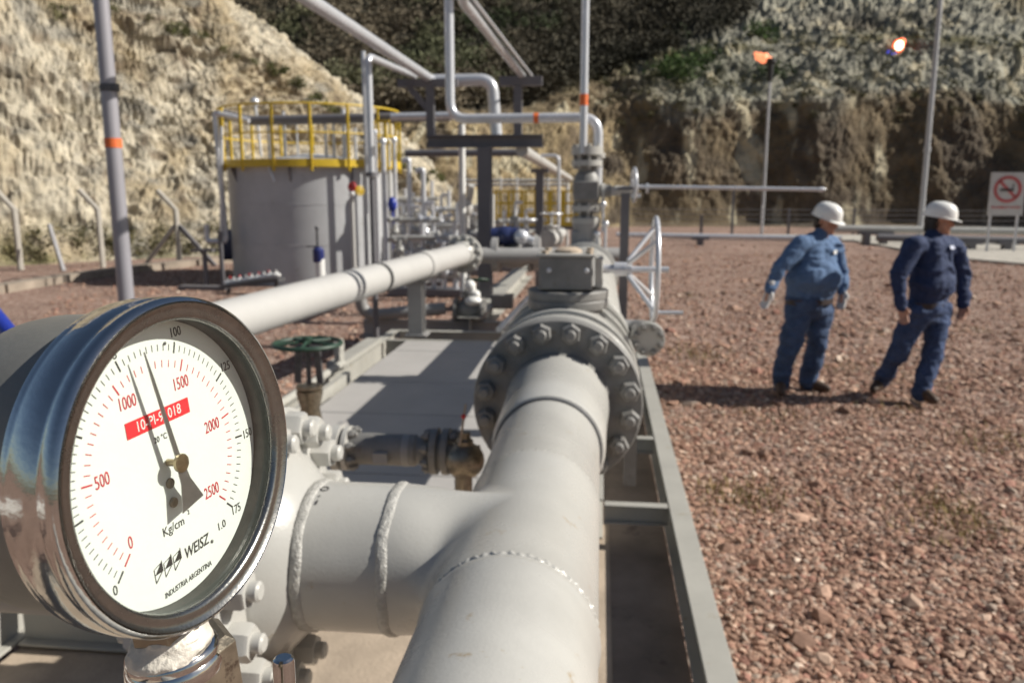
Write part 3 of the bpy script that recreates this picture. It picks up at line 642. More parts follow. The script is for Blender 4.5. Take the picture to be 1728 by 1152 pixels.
b = MB(); b.bar((-.455, 2.6, 1.02), (-.435, 2.6, 1.16), .014, .006); b.build("key", sand, nv); b = MB(); b.ball((-.441, 2.592, 1.12), .009, 8); b.build("red_tag", redp, nv)

# --- green handwheel valve left of the deck
gv = thing("green_wheel_valve", "dark drain valve with a large flat green handwheel behind the gauge's right edge", "valve", (-1.35, 3.65, .7))
gw = V((-1.36, 3.65, 1.163)); handwheel(gv, gw, (0, 0, 1), .155, .011, green, 5, -.01)
b = MB(); b.cyl(gw - V((0, 0, .34)), gw + V((0, 0, .02)), .012)
for s_ in (-1, 1): b.bar(gw + V((s_ * .045, 0, -.03)), gw + V((s_ * .055, 0, -.2)), .016, .03)
b.box(gw - V((0, 0, .035)), (.11, .05, .025)); b.build("yoke", darkst, gv)
b = MB(); b.lathe(gw - V((0, 0, .42)), (0, 0, 1), [(.05, -.15), (.06, 0), (.045, .1), (.062, .17), (.062, .185), (.05, .19), (.062, .195), (.062, .21), (.03, .215)], 28); b.cyl(gw + V((-.16, 0, -.47)), gw + V((.16, 0, -.47)), .045); b.build("body", rustst, gv)
b = MB()
for s_ in (-1, 1): b.lathe(gw + V((s_ * .15, 0, -.47)), (1, 0, 0), [(.085, -.015), (.085, .015)], 28)
b.build("flange", paintd, gv)
b = MB(); b.cyl(gw + V((0, 0, -1.1)), gw + V((0, 0, -.5)), .04); b.build("drain_leg", paintd, gv)

# ================================================================== PRESSURE GAUGE
gc = V((-.2088, .3619, 1.7205)); gn = V((0.97718767, -0.20066267, 0.06956113)); g1 = V((0.19698445, 0.97878926, 0.05629138)); g2 = gn.cross(g1)
G = Matrix(((g1.x, g2.x, gn.x, gc.x), (g1.y, g2.y, gn.y, gc.y), (g1.z, g2.z, gn.z, gc.z), (0, 0, 0, 1)))
pg = thing("pressure_gauge", "round steel pressure gauge with white dial in the left foreground, needle between red marks", "gauge", M=G)
b = MB(G); b.lathe((0, 0, 0), (0, 0, 1), [(.0698, .0090), (.0700, .0110), (.0712, .0118), (.0745, .0120), (.0772, .0145), (.0783, .0164), (.0800, .0150), (.0807, .0125), (.0805, .0090), (.0799, .0080), (.0799, .0065), (.0806, .0050), (.0807, -.0070), (.0800, -.0085), (.0802, -.0095), (.0798, -.0125), (.078, -.0135), (.0725, -.0140), (.0722, -.010), (.0705, .004)], 160, closed=True)
b.build("bezel", chrome, pg, angle=50)
b = MB(G); b.lathe((0, 0, 0), (0, 0, 1), [(.0694, .0116), (.0700, .0140), (.0718, .0150), (.0740, .0146), (.0760, .0154), (.0774, .0164), (.0776, .0150), (.0740, .0126), (.0712, .0120)], 160, closed=True); b.build("bezel_lip", brushed, pg, angle=60)
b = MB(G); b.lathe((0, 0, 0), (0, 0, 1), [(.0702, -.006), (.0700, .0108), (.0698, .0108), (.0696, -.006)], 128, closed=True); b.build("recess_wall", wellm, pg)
b = MB(G); b.lathe((0, 0, 0), (0, 0, 1), [(.0001, .0098), (.0697, .0098), (.0697, .0103), (.0001, .0103)], 96); b.build("window", glassm, pg)
b = MB(G); b.lathe((0, 0, 0), (0, 0, 1), [(.0001, -.001), (.0695, -.001), (.0695, 0), (.0001, 0)], 128); dial = b.build("dial", dialm, pg)
b = MB(G); b.lathe((0, 0, 0), (0, 0, 1), [(.066, -.013), (.0725, -.0135), (.0735, -.020), (.0735, -.055), (.072, -.066), (.066, -.070), (.01, -.0715)], 128); b.build("case", casem, pg)
def ang(k, full=175.): return R(-135 + 270 * k / full)
def ticks(name, ks, full, r0, r1, w0, m):
    b = MB(G)
    for k in ks:
        t = ang(k, full); d = V((math.sin(t), math.cos(t), 0)); p = V((d.y, -d.x, 0)) * w0 / 2
        z0, z1 = V((0, 0, 0.00002)), V((0, 0, .00014))
        vs = [d * r0 - p, d * r0 + p, d * r1 + p, d * r1 - p]; b.add([v + z0 for v in vs] + [v + z1 for v in vs], [(4, 5, 6, 7), (0, 1, 5, 4), (1, 2, 6, 5), (2, 3, 7, 6), (3, 0, 4, 7)], False)
    b.build(name, m, dial)
ticks("black_scale", [2.5 * i for i in range(71) if i % 10], 175, .0546, .0578, .00042, inkb)
ticks("black_scale_mark", [25 * i for i in range(8)], 175, .0535, .0592, .00095, inkb)
ticks("red_scale", [50 * i for i in range(51) if i % 10], 2500 / .9957, .0465, .0500, .00045, inkr)
ticks("red_scale_mark", [500 * i for i in range(6)], 2500 / .9957, .0455, .0515, .00085, inkr)
Z0 = .00013
for k in (0, 25, 50, 75, 100, 125, 150, 175):
    t = ang(k); r_ = .0625 if k not in (100, 125, 150) else .0640; text(str(k), .0068, (r_ * math.sin(t), r_ * math.cos(t), Z0), .0, inkb, dial, G, "number", sx=.82)
for k, p in ((0, (-30.8, -27.5)), (500, (-39.5, 6.4)), (1000, (-17.4, 35.6)), (1500, (18.8, 34.8)), (2000, (36.3, 6.6)), (2500, (27.8, -26.6))):
    text(str(k), .0088, (p[0] / 1000, p[1] / 1000, Z0), 0, inkr, dial, G, "number", sx=.66)
b = MB(G); b.box((0.0002, .0228, .00022), (.0430, .0078, .0003)); rl = b.build("tag_strip", labelr, dial)
text("10-PI-91018", .0072, (0, .0228, .00045), 0, dialm, rl, G, "lettering", sx=.88)
text("20 \u00b0C", .0042, (-.001, .0128, Z0), 0, inkb, dial, G, "lettering", sx=.9)
text("Kg/cm", .0064, (-.003, -.0325, Z0), 0, inkb, dial, G, "lettering", sx=.95); text("2", .0034, (.0085, -.0300, Z0), 0, inkb, dial, G, "lettering")
text("1.0", .0060, (.0306, -.0475, Z0), 0, inkb, dial, G, "lettering")
text("WEISZ", .0080, (.0098, -.0495, Z0), 0, inkb, dial, G, "lettering", sx=.80, shear=.22, off=.00007); text("\u00ae", .0028, (.0215, -.0525, Z0), 0, inkb, dial, G, "lettering")
text("INDUSTRIA ARGENTINA", .0040, (.0008, -.0628, Z0), 0, inkb, dial, G, "lettering", sx=.80, shear=.15)
b = MB(G)                               # the three folded-diamond marks before the name
for k in range(3):
    x = -.0205 + k * .0066; top = [(x, -.0465), (x + .0058, -.0432), (x + .0058, -.0500), (x, -.0500)]
    def tri(p): b.add([(q[0], q[1], .00002) for q in p] + [(q[0], q[1], .00014) for q in p], [tuple(range(len(p), 2 * len(p)))] + [(i, (i + 1) % len(p), len(p) + (i + 1) % len(p), len(p) + i) for i in range(len(p))], False)
    tri([(x + .0004, -.0500), (x + .0055, -.0500), (x + .0055, -.0450)])
    tri([(x, -.0470), (x, -.0536), (x + .0005, -.0536), (x + .0005, -.0470)])
    tri([(x, -.0536), (x + .0003, -.0541), (x + .0058, -.0498), (x + .0055, -.0494)])
    tri([(x, -.0470), (x + .0003, -.0466), (x + .0058, -.0452), (x + .0055, -.0457)])
    tri([(x + .0055, -.0445), (x + .0055, -.0500), (x + .0060, -.0500), (x + .0060, -.0445)])
b.build("emblem", inkb, dial)
b = MB(G)
for x, y in ((-.0005, -.0106), (-.0005, -.0206)): b.lathe((x, y, 0), (0, 0, 1), [(.0026, .0001), (.0026, .001), (.0021, .0014)], 20); b.box((x, y, .0014), (.0042, .0006, .0003), Matrix.Rotation(.9, 3, 'Z'))
b.build("dial_screw", rustst, pg)
b = MB(G); b.lathe((.0126, .0567, 0), (0, 0, 1), [(.0008, .0001), (.0008, .0006)], 14); b.build("stop_pin", darkst, pg)
na = R(-9.8); d = V((math.sin(na), math.cos(na), 0)); p = V((d.y, -d.x, 0)); b = MB(G); zz = .0078
def plate(poly, z, th=.0004): 
    n = len(poly); b.add([V((q.x, q.y, z)) for q in poly] + [V((q.x, q.y, z + th)) for q in poly], [tuple(range(n, 2 * n)), tuple(range(n - 1, -1, -1))] + [(i, (i + 1) % n, n + (i + 1) % n, n + i) for i in range(n)], False)
plate([p * -.0017, p * .0017, d * .046 + p * .0009, d * .0585 + p * .0003, d * .0585 - p * .0003, d * .046 - p * .0009], zz)
plate([p * .0026, p * -.0026, -d * .010 - p * .0034, -d * .0235 - p * .0082, -d * .0235 + p * .0082, -d * .010 + p * .0034], zz)
pt = b.build("pointer", needle, pg)
b = MB(G); b.lathe((0, 0, 0), (0, 0, 1), [(.0018, 0.001), (.0018, .0075), (.0044, .0078), (.0046, .0084), (.0046, .0096), (.0040, .0097), (.0012, .0097)], 32); b.build("pointer_hub", brass, pt)
hx6 = lambda r_, y_, cx_=0., cz_=-.020, ph=.25: [(cx_ + r_ * math.cos(PI / 3 * i + ph), y_, cz_ + r_ * math.sin(PI / 3 * i + ph)) for i in range(6)]
hxf = lambda n_: [(j * 6 + i, j * 6 + (i + 1) % 6, (j + 1) * 6 + (i + 1) % 6, (j + 1) * 6 + i) for j in range(n_ - 1) for i in range(6)] + [(5, 4, 3, 2, 1, 0), tuple(range(6 * n_ - 6, 6 * n_))]
b = MB(G); b.add(hx6(.0180, -.076) + hx6(.0180, -.0930) + hx6(.0160, -.0945), hxf(3), False); b.build("socket", rustst, pg, bevel=.0006)
gvv = thing("gauge_valve", "stainless block valve below the gauge with white sealing tape round its neck", "valve", M=G)
b = MB(G); vs = []; n_ = 120; pr_ = [(.0150, -.0915), (.0168, -.0930), (.0172, -.0950), (.0190, -.0965), (.0188, -.0985), (.0212, -.1005), (.0216, -.1040), (.019, -.106)]
for k, (r_, y_) in enumerate(pr_):
    for i in range(n_):
        t = 2 * PI * i / n_; q = r_ + .0007 * math.sin(3 * t + k) + .0005 * math.sin(9 * t + 2.1 * k) + random.uniform(-.0002, .0002); vs.append((q * math.cos(t), y_ + .0022 * math.sin(t + .6) + .0006 * math.sin(5 * t + k), -.020 + q * math.sin(t)))
b.add(vs, [(k * n_ + i, k * n_ + (i + 1) % n_, (k + 1) * n_ + (i + 1) % n_, (k + 1) * n_ + i) for k in range(len(pr_) - 1) for i in range(n_)])
b.build("sealing_tape", tapem, gvv, angle=80)
b = MB(G); b.lathe((.004, -.1035, -.022), (0, -1, 0), [(.018, 0), (.0215, .0008), (.0235, .003), (.0238, .005), (.0235, .007), (.0245, .0085), (.0250, .012), (.024, .016)], 64); b.build("collar", chrome, gvv)
b = MB(G); b.add(hx6(.024, -.1075, .012, -.024, .1) + hx6(.029, -.1110, .012, -.024, .1) + hx6(.029, -.19, .012, -.024, .1), hxf(3), False); b.build("hex_body", rustst, gvv, bevel=.0008)
pb = V((-.182, .42, 1.32))
b = MB(); b.cyl((-.198, .372, 1.545), pb - V((0, 0, .04)), .017); b.build("nipple", rustst, gvv)
pin = at(478, 1108, .47)
b = MB(); b.lathe(pin, (0, 0, -1), [(.0050, 0), (.0066, .0012), (.0072, .004), (.0072, .07)], 28); b.build("valve_stem", chrome, gvv)
b = MB(); b.bar(pin - V((.05, .03, .06)), pin - V((0, 0, .06)), .018, .018); b.build("stem_block", rustst, gvv)
# blue pipe end sticking in at the left edge
b = MB(); b.tube([at(-60, 470, 2.2), at(35, 585, 2.0), at(60, 640, 1.9)], .022, .1); props(b.build("blue_hose", bluep, None), "glossy blue hose poking up behind the gauge at the left edge", "hose")
# ================================================================== RISERS, RACK, OVERHEAD PIPES
Y6 = 6.8
rv = thing("riser_valve", "vertical stack of grey flanged valves standing on the main line behind the gearbox", "valve stack", at(990, 430, Y6))
c = at(988, 430, Y6); s6 = Y6 / 1400.
def zy(y, Y=Y6): return 1.85 + (325 - y) * Y / 1400.
b = MB(); b.lathe((c.x, Y6, zy(440)), (0, 0, 1), [(.13, 0), (.13, .10), (.105, .14), (.10, .26), (.115, .30), (.115, .36)], 28); b.box((c.x - .02, Y6, zy(400)), (.20, .17, .12)); b.build("lower_body", paintd, rv, bevel=.01)
for y0, y1, hw_ in ((376, 367, 24), (356, 346, 25), (282, 272, 26), (264, 250, 27)):
    b = MB(); b.lathe((c.x, Y6, zy(y0)), (0, 0, 1), [(.05, 0), (hw_ * s6, .002), (hw_ * s6, zy(y1) - zy(y0) - .002), (.05, zy(y1) - zy(y0))], 32)
    for k in range(8):
        t = k * PI / 4 + .2; b.lathe((c.x + hw_ * s6 * .8 * math.cos(t), Y6 + hw_ * s6 * .8 * math.sin(t), zy(y0) - .02), (0, 0, 1), [(.013, 0), (.013, zy(y1) - zy(y0) + .04)], 6)
    b.build("flange", paint, rv)
b = MB(); b.lathe((c.x, Y6, zy(368)), (0, 0, 1), [(.06, 0), (.06, .06)], 24); b.lathe((c.x, Y6, zy(347)), (0, 0, 1), [(.08, 0), (.10, .03), (.115, .09), (.115, .18), (.10, .24), (.07, .28), (.07, .36)], 28); b.box((c.x, Y6 - .02, zy(322)), (.20, .2, .15))
b.cyl((c.x - .1, Y6, zy(322)), (c.x + .2, Y6, zy(322)), .05); b.cyl((c.x, Y6, zy(272)), (c.x, Y6, zy(262)), .05); b.build("upper_body", paintb, rv, bevel=.008)
b = MB(); b.lathe((c.x + .12, Y6, zy(325)), (1, 0, 0), [(.075, 0), (.075, .03)], 20); b.lathe((c.x + .25, Y6, zy(322)), (1, 0, 0), [(.04, -.1), (.04, .1), (.03, .12)], 16); b.box((c.x + .2, Y6, zy(322)), (.06, .07, .08)); b.build("side_outlet", paint, rv)
for k, (x, y) in enumerate(((1018, 345), (1022, 378), (1008, 395))):
    b = MB(); p = at(x, y, Y6 - .1); b.tube([p, p - V((0, 0, .22))], .012); b.ball(p, .028, 10); b.build("tubing", galv, rv)
pf = thing("post", "slim dark grey square post right of the valve stack", "post", at(1052, 430, Y6))
b = MB(); b.box((at(1053, 420, Y6).x, Y6, (.3 + zy(322)) / 2), (.072, .072, zy(322) - .3)); b.box((at(1053, 420, Y6).x, Y6, zy(318)), (.12, .10, .02)); b.build("shaft", rackp, pf)
lb = thing("lever_bar", "long thin galvanised bar reaching right from the valve stack at head height", "pipe", at(1070, 318, Y6))
a0, a1 = at(1076, 315, Y6), at(1388, 320, Y6 - .05); b = MB(); b.cyl(a0, a1, .016, n=12); b.build("bar", galv, lb)
b = MB(); b.lathe(a1 - V((.03, 0, 0)), (1, 0, 0), [(.02, 0), (.02, .03), (.01, .05)], 12); b.build("end_cap", galv, lb)
handwheel(lb, at(1070, 312, Y6), (1, .1, 0), .13, .014, galv, 4); b = MB(); b.lathe(at(1090, 318, Y6), (1, 0, 0), [(.04, 0), (.04, .02)], 14); b.box(at(1074, 330, Y6), (.07, .05, .03)); b.build("clamp", galv, lb)
# vent pipe: comes down, turns along and drops into the stack
vp = thing("vent_pipe", "galvanised pipe dropping from above left, turning level to an elbow over the valve stack", "pipe", at(770, 203, Y6))
pv = [at(760, 0, Y6) , at(760, 204, Y6), at(1013, 204, Y6), at(1012, 250, Y6)]; pv[0] = V((pv[1].x, Y6, zy(4)))
pv[1] = V((at(760, 204, Y6).x, Y6, zy(203))); pv[2] = V((at(1010, 203, Y6).x, Y6, zy(203))); pv[3] = V((pv[2].x, Y6, zy(330)))
b = MB(); b.tube(pv, .038, .14, 20, 9); b.build("pipe_run", galv, vp)
b = MB(); q = at(905, 203, Y6); b.cyl((q.x - .02, Y6, zy(203)), (q.x + .02, Y6, zy(203)), .0395, n=24); b.build("orange_band", orange, vp, label="faded orange paint band on the level run")
b = MB(); b.lathe(pv[3], (0, 0, 1), [(.06, .30), (.06, .34)], 20); b.build("flange", paint, vp)
b = MB(); b.ball((pv[0].x, Y6, zy(4)), .055, 16); b.cyl((pv[0].x, Y6, zy(4)), (pv[0].x + .2, Y6 + .02, zy(3)), .045); b.build("top_elbow", galv, vp)
vr = thing("vertical_vent", "straight upright galvanised pipe with orange band rising out of frame above the valve stack", "pipe", at(985, 250, Y6))
x0 = at(985, 200, Y6 - .1).x
b = MB(); b.cyl((x0, Y6 - .1, zy(262)), (x0, Y6 - .1, 5.2), .031, n=20); b.build("pipe_run", galv, vr)
b = MB(); b.cyl((x0, Y6 - .1, zy(184, 6.7)), (x0, Y6 - .1, zy(166, 6.7)), .0325, n=20); b.build("orange_band", orange, vr)
# rack
YR = 11.5; k = YR / 1400.
pr = thing("pipe_rack", "dark grey T-shaped steel pipe rack with two short uprights on its crossbeam", "pipe rack", (at(817, 400, YR).x, YR, .35))
zr = zy(240, YR); xl, xr, xm = at(721, 240, YR).x, at(916, 240, YR).x, at(818, 240, YR).x
MB().ibeam((xl, YR, zr), (xr, YR, zr), .17, .17, .02).build("crossbeam", rackp, pr); MB().ibeam((xm, YR + .0, .0), (xm, YR, zr - .087), .19, .20, .02).build("post", rackp, pr)
x1, x2 = at(727, 200, YR).x, at(874, 200, YR).x
b = MB(); b.bar((x1, YR, zr + .086), (x1, YR, zy(150, YR)), .11, .11); b.build("upright", rackp, pr); b = MB(); b.bar((x2, YR, zr + .086), (x2, YR, zy(152, YR)), .11, .11); b.build("upright", rackp, pr)
b = MB(); b.bar((at(672, 146, YR).x, YR, zy(145, YR)), (at(772, 146, YR).x, YR, zy(145, YR)), .12, .10); b.build("pipe_bearer", rackp, pr)
b = MB(); b.bar((at(843, 146, YR).x, YR, zy(144, YR)), (at(915, 146, YR).x, YR, zy(144, YR)), .12, .12); b.build("pipe_bearer", rackp, pr)
b = MB(); b.bar((at(690, 150, YR).x, YR, zy(150, YR)), (x1 - .03, YR, zy(188, YR)), .08, .08); b.build("brace", rackp, pr)
def opipe(name, label, pts, r, m=galv, bend=.25, grp=None, cat="pipe"):
    b = MB(); b.tube(pts, r, bend, 18, 8); return props(b.build(name, m, None), label, cat, grp)
zo = zy(136, YR); xo = at(727, 136, YR).x
opipe("overhead_pipe", "level pipe on the rack's left bearer, turning down by an elbow behind the vent pipe", [(xo - .04, YR + .05, zo - .02), (xo - .02, YR + .15, zo - .02), (at(828, 140, YR).x, YR + .15, zo - .02), (at(836, 200, YR).x, YR + .15, zy(238, YR))], .082, bend=.18)
opipe('overhead_pipe', 'thickest overhead pipe running from the top edge down to the rack\'s left bearer', [(xo - .15, 2.2, zo + .05), (xo - .03, YR + .1, zo)], .062)
x_ = at(700, 140, YR).x
el = at(621, 95, 9.5); opipe("overhead_pipe", "overhead pipe with elbow dropping straight down in front of the storage tank", [(x_, YR, zo + .02), (el.x, 9.5, el.z), (el.x, 9.5, zy(300, 9.5))], .041, bend=.12)
b = MB(); b.cyl((el.x, 9.5, 0), (el.x, 9.5, zy(293, 9.5)), .034); b.lathe((el.x, 9.5, zy(298, 9.5)), (0, 0, 1), [(.07, 0), (.07, .05)], 16); props(b.build('dark_conduit', rackp, None), 'thin dark pipe carrying on down from the dropping overhead pipe to the ground', 'pipe')
p = at(622, 292, 9.5)
b = MB(); b.cyl((at(611, 95, 9.6).x, 9.65, zy(92, 9.65)), (at(611, 95, 9.6).x, 9.65, 1.6), .024); props(b.build("thin_conduit", galv, None), "thin upright conduit just left of the dropping overhead pipe", "conduit")
za = zy(135, YR); xa = at(881, 135, YR).x
e0 = at(785, 0, 7.2)
opipe("overhead_pipe", "thicker overhead pipe slanting up left from the right bearer of the rack", [(xa, YR + .1, za), at(782, 4, 7.3), (at(770, -120, 5.5).x, 5.2, at(770, -120, 5.5).z)], .046, bend=.05)
opipe("overhead_pipe", "thinner overhead pipe just right of and parallel to the thicker one", [(xa + .12, YR + .2, za + .02), at(797, -2, 7.4), at(765, -120, 5.6)], .018, galv)
opipe("long_pipe", "pale pipe slanting from the rack's right end down towards the valve stack", [(at(880, 253, YR).x, YR, zy(255, YR)), (at(962, 302, 26).x, 26, zy(302, 26))], .085, white_p)
opipe("level_pipe", "level grey pipe crossing behind the rack uprights at tank railing height", [(at(660, 200, 13).x, 13, zy(199, 13)), (at(768, 200, 13).x, 13, zy(198, 13))], .055, galv)
opipe("level_pipe", "level dark pipe crossing behind the rack just under its crossbeam", [(at(684, 258, 14).x, 14, zy(259, 14)), (at(880, 258, 14).x, 14, zy(259, 14))], .06, rackp)
opipe("goose_pipe", "thin bent galvanised pipe right of the rack, shaped like an upturned hook", [(at(913, 265, 14).x, 14, zy(264, 14)), (at(943, 265, 14).x, 14, zy(264, 14)), (at(943, 380, 14).x, 14, zy(385, 14))], .028, galv, .1)
opipe("white_pipe", "white upright pipe seen between the tank and the rack post", [(at(779, 210, 12.2).x, 12.2, zy(212, 12.2)), (at(779, 210, 12.2).x, 12.2, zy(322, 12.2)), (at(779, 210, 12.2).x, 12.2, .3)], .05, whitem, 0)
b = MB(); q = at(911, 300, 16); b.bar((q.x, 16, 0), (q.x, 16, zy(292, 16)), .15, .15); b.box((q.x, 16, zy(289, 16)), (.34, .2, .07)); props(b.build("pipe_post", rackp, None), "short dark steel post with cap plate right of the rack post", "post")

# ================================================================== LEFT HEADER PIPE
A = V((-2.335, 4.7, 1.055)); B = V((-1.70, 9.85, 1.105)); dr = (B - A).normalized()
hp = thing("header_pipe", "broad pale pipe slanting from behind the gauge to a flange left of the rack post", "pipe", (A + B) / 2 - V((0, 0, .8)))
def on(x):                                 # point of the header axis seen at photo column x
    best = min((A + (B - A) * t / 400 for t in range(-60, 440)), key=lambda P_: abs((864 + FPX * (P_ - EYE).dot(RT) / (P_ - EYE).dot(FW)) - x)); return best
b = MB(); b.cyl(A - dr * 6.5, B, .137, n=48); b.build("pipe_run", white_p, hp)
q = on(638); b = MB(); b.cyl(q - dr * .035, q + dr * .035, .141, n=48); b.build("rubber_band", blackr, hp)
q = on(716); b = MB(); b.cyl(q - dr * .10, q + dr * .10, .150, n=48); b.build("sleeve", white_p, hp)
q = on(782)
b = MB(); b.cyl(q - dr * .02, q + dr * .02, .141, n=48); b.build("dark_ring", blackr, hp)
flange(hp, B + dr * .12, -dr, .235, .06, .17, .10, .137, 12, .2, .05, paint)
b = MB(); b.box(on(765) + V((0, -.15, .03)), (.09, .03, .03)); b.build("clip", blackr, hp)
ts = thing("pipe_stand", "dark T-shaped steel stand holding up the broad pale header pipe", "pipe stand", (at(704, 560, 8.75).x, 8.75, .3))
xs_ = at(704, 560, 8.75).x; q = on(704)
b = MB(); MBx = b.ibeam((xs_, 8.75, .3), (xs_, 8.75, .88), .16, .16, .014); b.build("post", paintd, ts)
b = MB(); b.box((xs_, 8.75, .90), (.26, .20, .02)); b.box((xs_ - .02, 8.75, .94), (.2, .12, .08)); b.build("saddle", paintd, ts); b = MB(); b.box((xs_, 8.75, .31), (.24, .24, .02)); b.build("base_plate", paintd, ts)
# valves after the header
iv = valve("inline_valve", "grey flanged inline valve with dark blue actuator right of the rack post", (at(868, 428, 10.6).x, 10.6, zy(432, 10.6)), (1, 0, 0), .26, paintd)
b = MB(); q = at(852, 398, 10.5); b.ball(q, .16, 16, (1, .8, .8)); b.cyl(q - V((.17, 0, 0)), q + V((.17, 0, 0)), .11); b.cyl(q, q + V((.30, .0, .02)), .07); b.build("actuator", mat("actuator_blue", (.03, .04, .11), .25), iv)
b = MB(); q = at(880, 400, 10.4); b.ball(q, .10, 14); b.cyl(q, q + V((.15, 0, -.05)), .05); b.build("actuator_cap", galv, iv)
b = MB(); a_, b_ = at(800, 432, 10.1), at(1000, 436, 11.2); b.cyl((a_.x, 10.2, a_.z), (b_.x + .4, 10.7, a_.z - .02), .10, n=24); b.lathe((at(905, 432, 10.6).x, 10.6, a_.z), (1, 0, 0), [(.22, -.03), (.22, .05)], 28); b.lathe((at(835, 432, 10.4).x, 10.4, a_.z), (1, 0, 0), [(.22, -.03), (.22, .05)], 28)
props(b.build("crossover_pipe", paintd, None), "grey crossover pipe with flanges joining header and main line behind the valve", "pipe")
b = MB(); b.cyl(at(898, 425, 13), at(948, 393, 17), .10); b.lathe(at(905, 420, 13.2), (-.2, 1, 0), [(.2, 0), (.2, .06)], 24); props(b.build("far_pipe", white_p, None), "short pale pipe slanting up right behind the gearbox", "pipe")
# low pipe with elbow and white topped valve
lp = at(655, 524, 10.2); opipe("low_pipe", "dark pipe dropping by an elbow below the header then running along the ground", [(at(628, 480, 10.2).x, 9.6, .95), (at(628, 480, 10.2).x, 9.7, lp.z), (at(752, 524, 9.8).x, 9.8, zy(524, 9.8))], .075, paintd, .22)
wv = valve("white_stem_valve", "dark gate valve with a white stem low down in front of the rack post", (at(792, 524, 9.8).x, 9.8, zy(527, 9.8)), (1, 0, 0), .20, paintb)
b = MB(); q = at(796, 500, 9.75); b.cyl(q - V((0, 0, .1)), q + V((0, 0, .12)), .05); b.ball(q + V((-.02, 0, .13)), .07, 12); b.ball(q + V((.05, 0, .02)), .06, 12); b.ball(q + V((.02, -.02, -.05)), .09, 12, (1.2, 1, .7)); b.build("bonnet_cover", whitem, wv)
g_ = thing("small_green_wheel", "small flat green handwheel under the header's flange", "handwheel", at(805, 475, 9.9))
handwheel(g_, at(806, 472, 9.9), (0, .2, 1), .13, .012, green, 4); b = MB(); b.cyl(at(806, 472, 9.9), at(806, 500, 9.9), .015); b.build("stem", darkst, g_)
# beams of the second skid beyond
s2 = thing("far_skid", "second steel skid beyond the first, seen left of the large valve", "skid frame", (-1.2, 11.5, .1))
MB().ibeam((-1.55, 9.6, .25), (-1.55, 17, .25), .30, .25, .014).build("side_beam", beamp, s2); MB().ibeam((-2.9, 9.75, .2), (.2, 9.75, .2), .12, .22, .012).build("cross_beam", paintd, s2)
b = MB(); b.tube([at(842, 556, 8.7), at(896, 497, 11.6)], .035); b.build("edge_tube", whitem, s2)
b = MB(); q = at(848, 508, 10.8); b.box(q, (.28, .25, .18)); b.build("junction_block", paintb, s2)

# ================================================================== TANK
TX, TY, TR, TH = -6.22, 17.5, 1.76, 2.42
tk = thing("storage_tank", "round grey storage tank with yellow railed walkway on top", "tank", (TX, TY, 0))
b = MB(); b.lathe((TX, TY, 0), (0, 0, 1), [(TR, 0), (TR, TH), (TR - .02, TH + .02), (.2, TH + .25)], 96); b.build("shell", tankp, tk)
b = MB()
for z_ in (.82, 1.62): b.lathe((TX, TY, z_), (0, 0, 1), [(TR - .01, -.008), (TR + .005, -.004), (TR + .005, .004), (TR - .01, .008)], 96, closed=True)
b.build("plate_seam", tankp, tk)
b = MB(); b.lathe((TX, TY, 0), (0, 0, 1), [(TR + .05, .0), (TR + .05, .03)], 64); b.build("base_ring", paintd, tk)
rr_ = TR + .12
wk = MB(); wk.lathe((TX, TY, TH - .06), (0, 0, 1), [(TR - .3, 0), (rr_, 0), (rr_, .05), (TR - .3, .05)], 96, closed=True); walk = wk.build("walkway", yellow, tk)
b = MB(); b.lathe((TX, TY, TH - .01), (0, 0, 1), [(rr_ - .008, -.06), (rr_ + .004, -.06), (rr_ + .004, .09), (rr_ - .008, .09)], 96, closed=True); b.build("kick_plate", yellow, walk)
rl_ = MB(); rl_.torus((TX, TY, TH + 1.12), (0, 0, 1), rr_, .020, 96, 8); rl_.torus((TX, TY, TH + .58), (0, 0, 1), rr_, .016, 96, 8); rail = rl_.build("railing", yellow, walk)
for i in range(16):
    t = 2 * PI * i / 16 + .33; q = MB(); x, y = TX + rr_ * math.cos(t), TY + rr_ * math.sin(t); q.bar((x, y, TH - .15), (x, y, TH + 1.12), .045, .045); q.build("railing_post", yellow, walk)
for t in (-PI * .47, -PI * .25, -PI * .72):      # cantilever gussets
    q = MB(); d_ = V((math.cos(t), math.sin(t), 0)); c_ = V((TX, TY, TH)); s_ = V((-d_.y, d_.x, 0)) * .012
    p3 = [c_ + d_ * TR - V((0, 0, .07)), c_ + d_ * (rr_) - V((0, 0, .07)), c_ + d_ * TR - V((0, 0, .36))]
    q.add([p_ - s_ for p_ in p3] + [p_ + s_ for p_ in p3], [(0, 1, 2), (5, 4, 3), (0, 3, 4, 1), (1, 4, 5, 2), (2, 5, 3, 0)], False); q.build("gusset", rackp, tk)
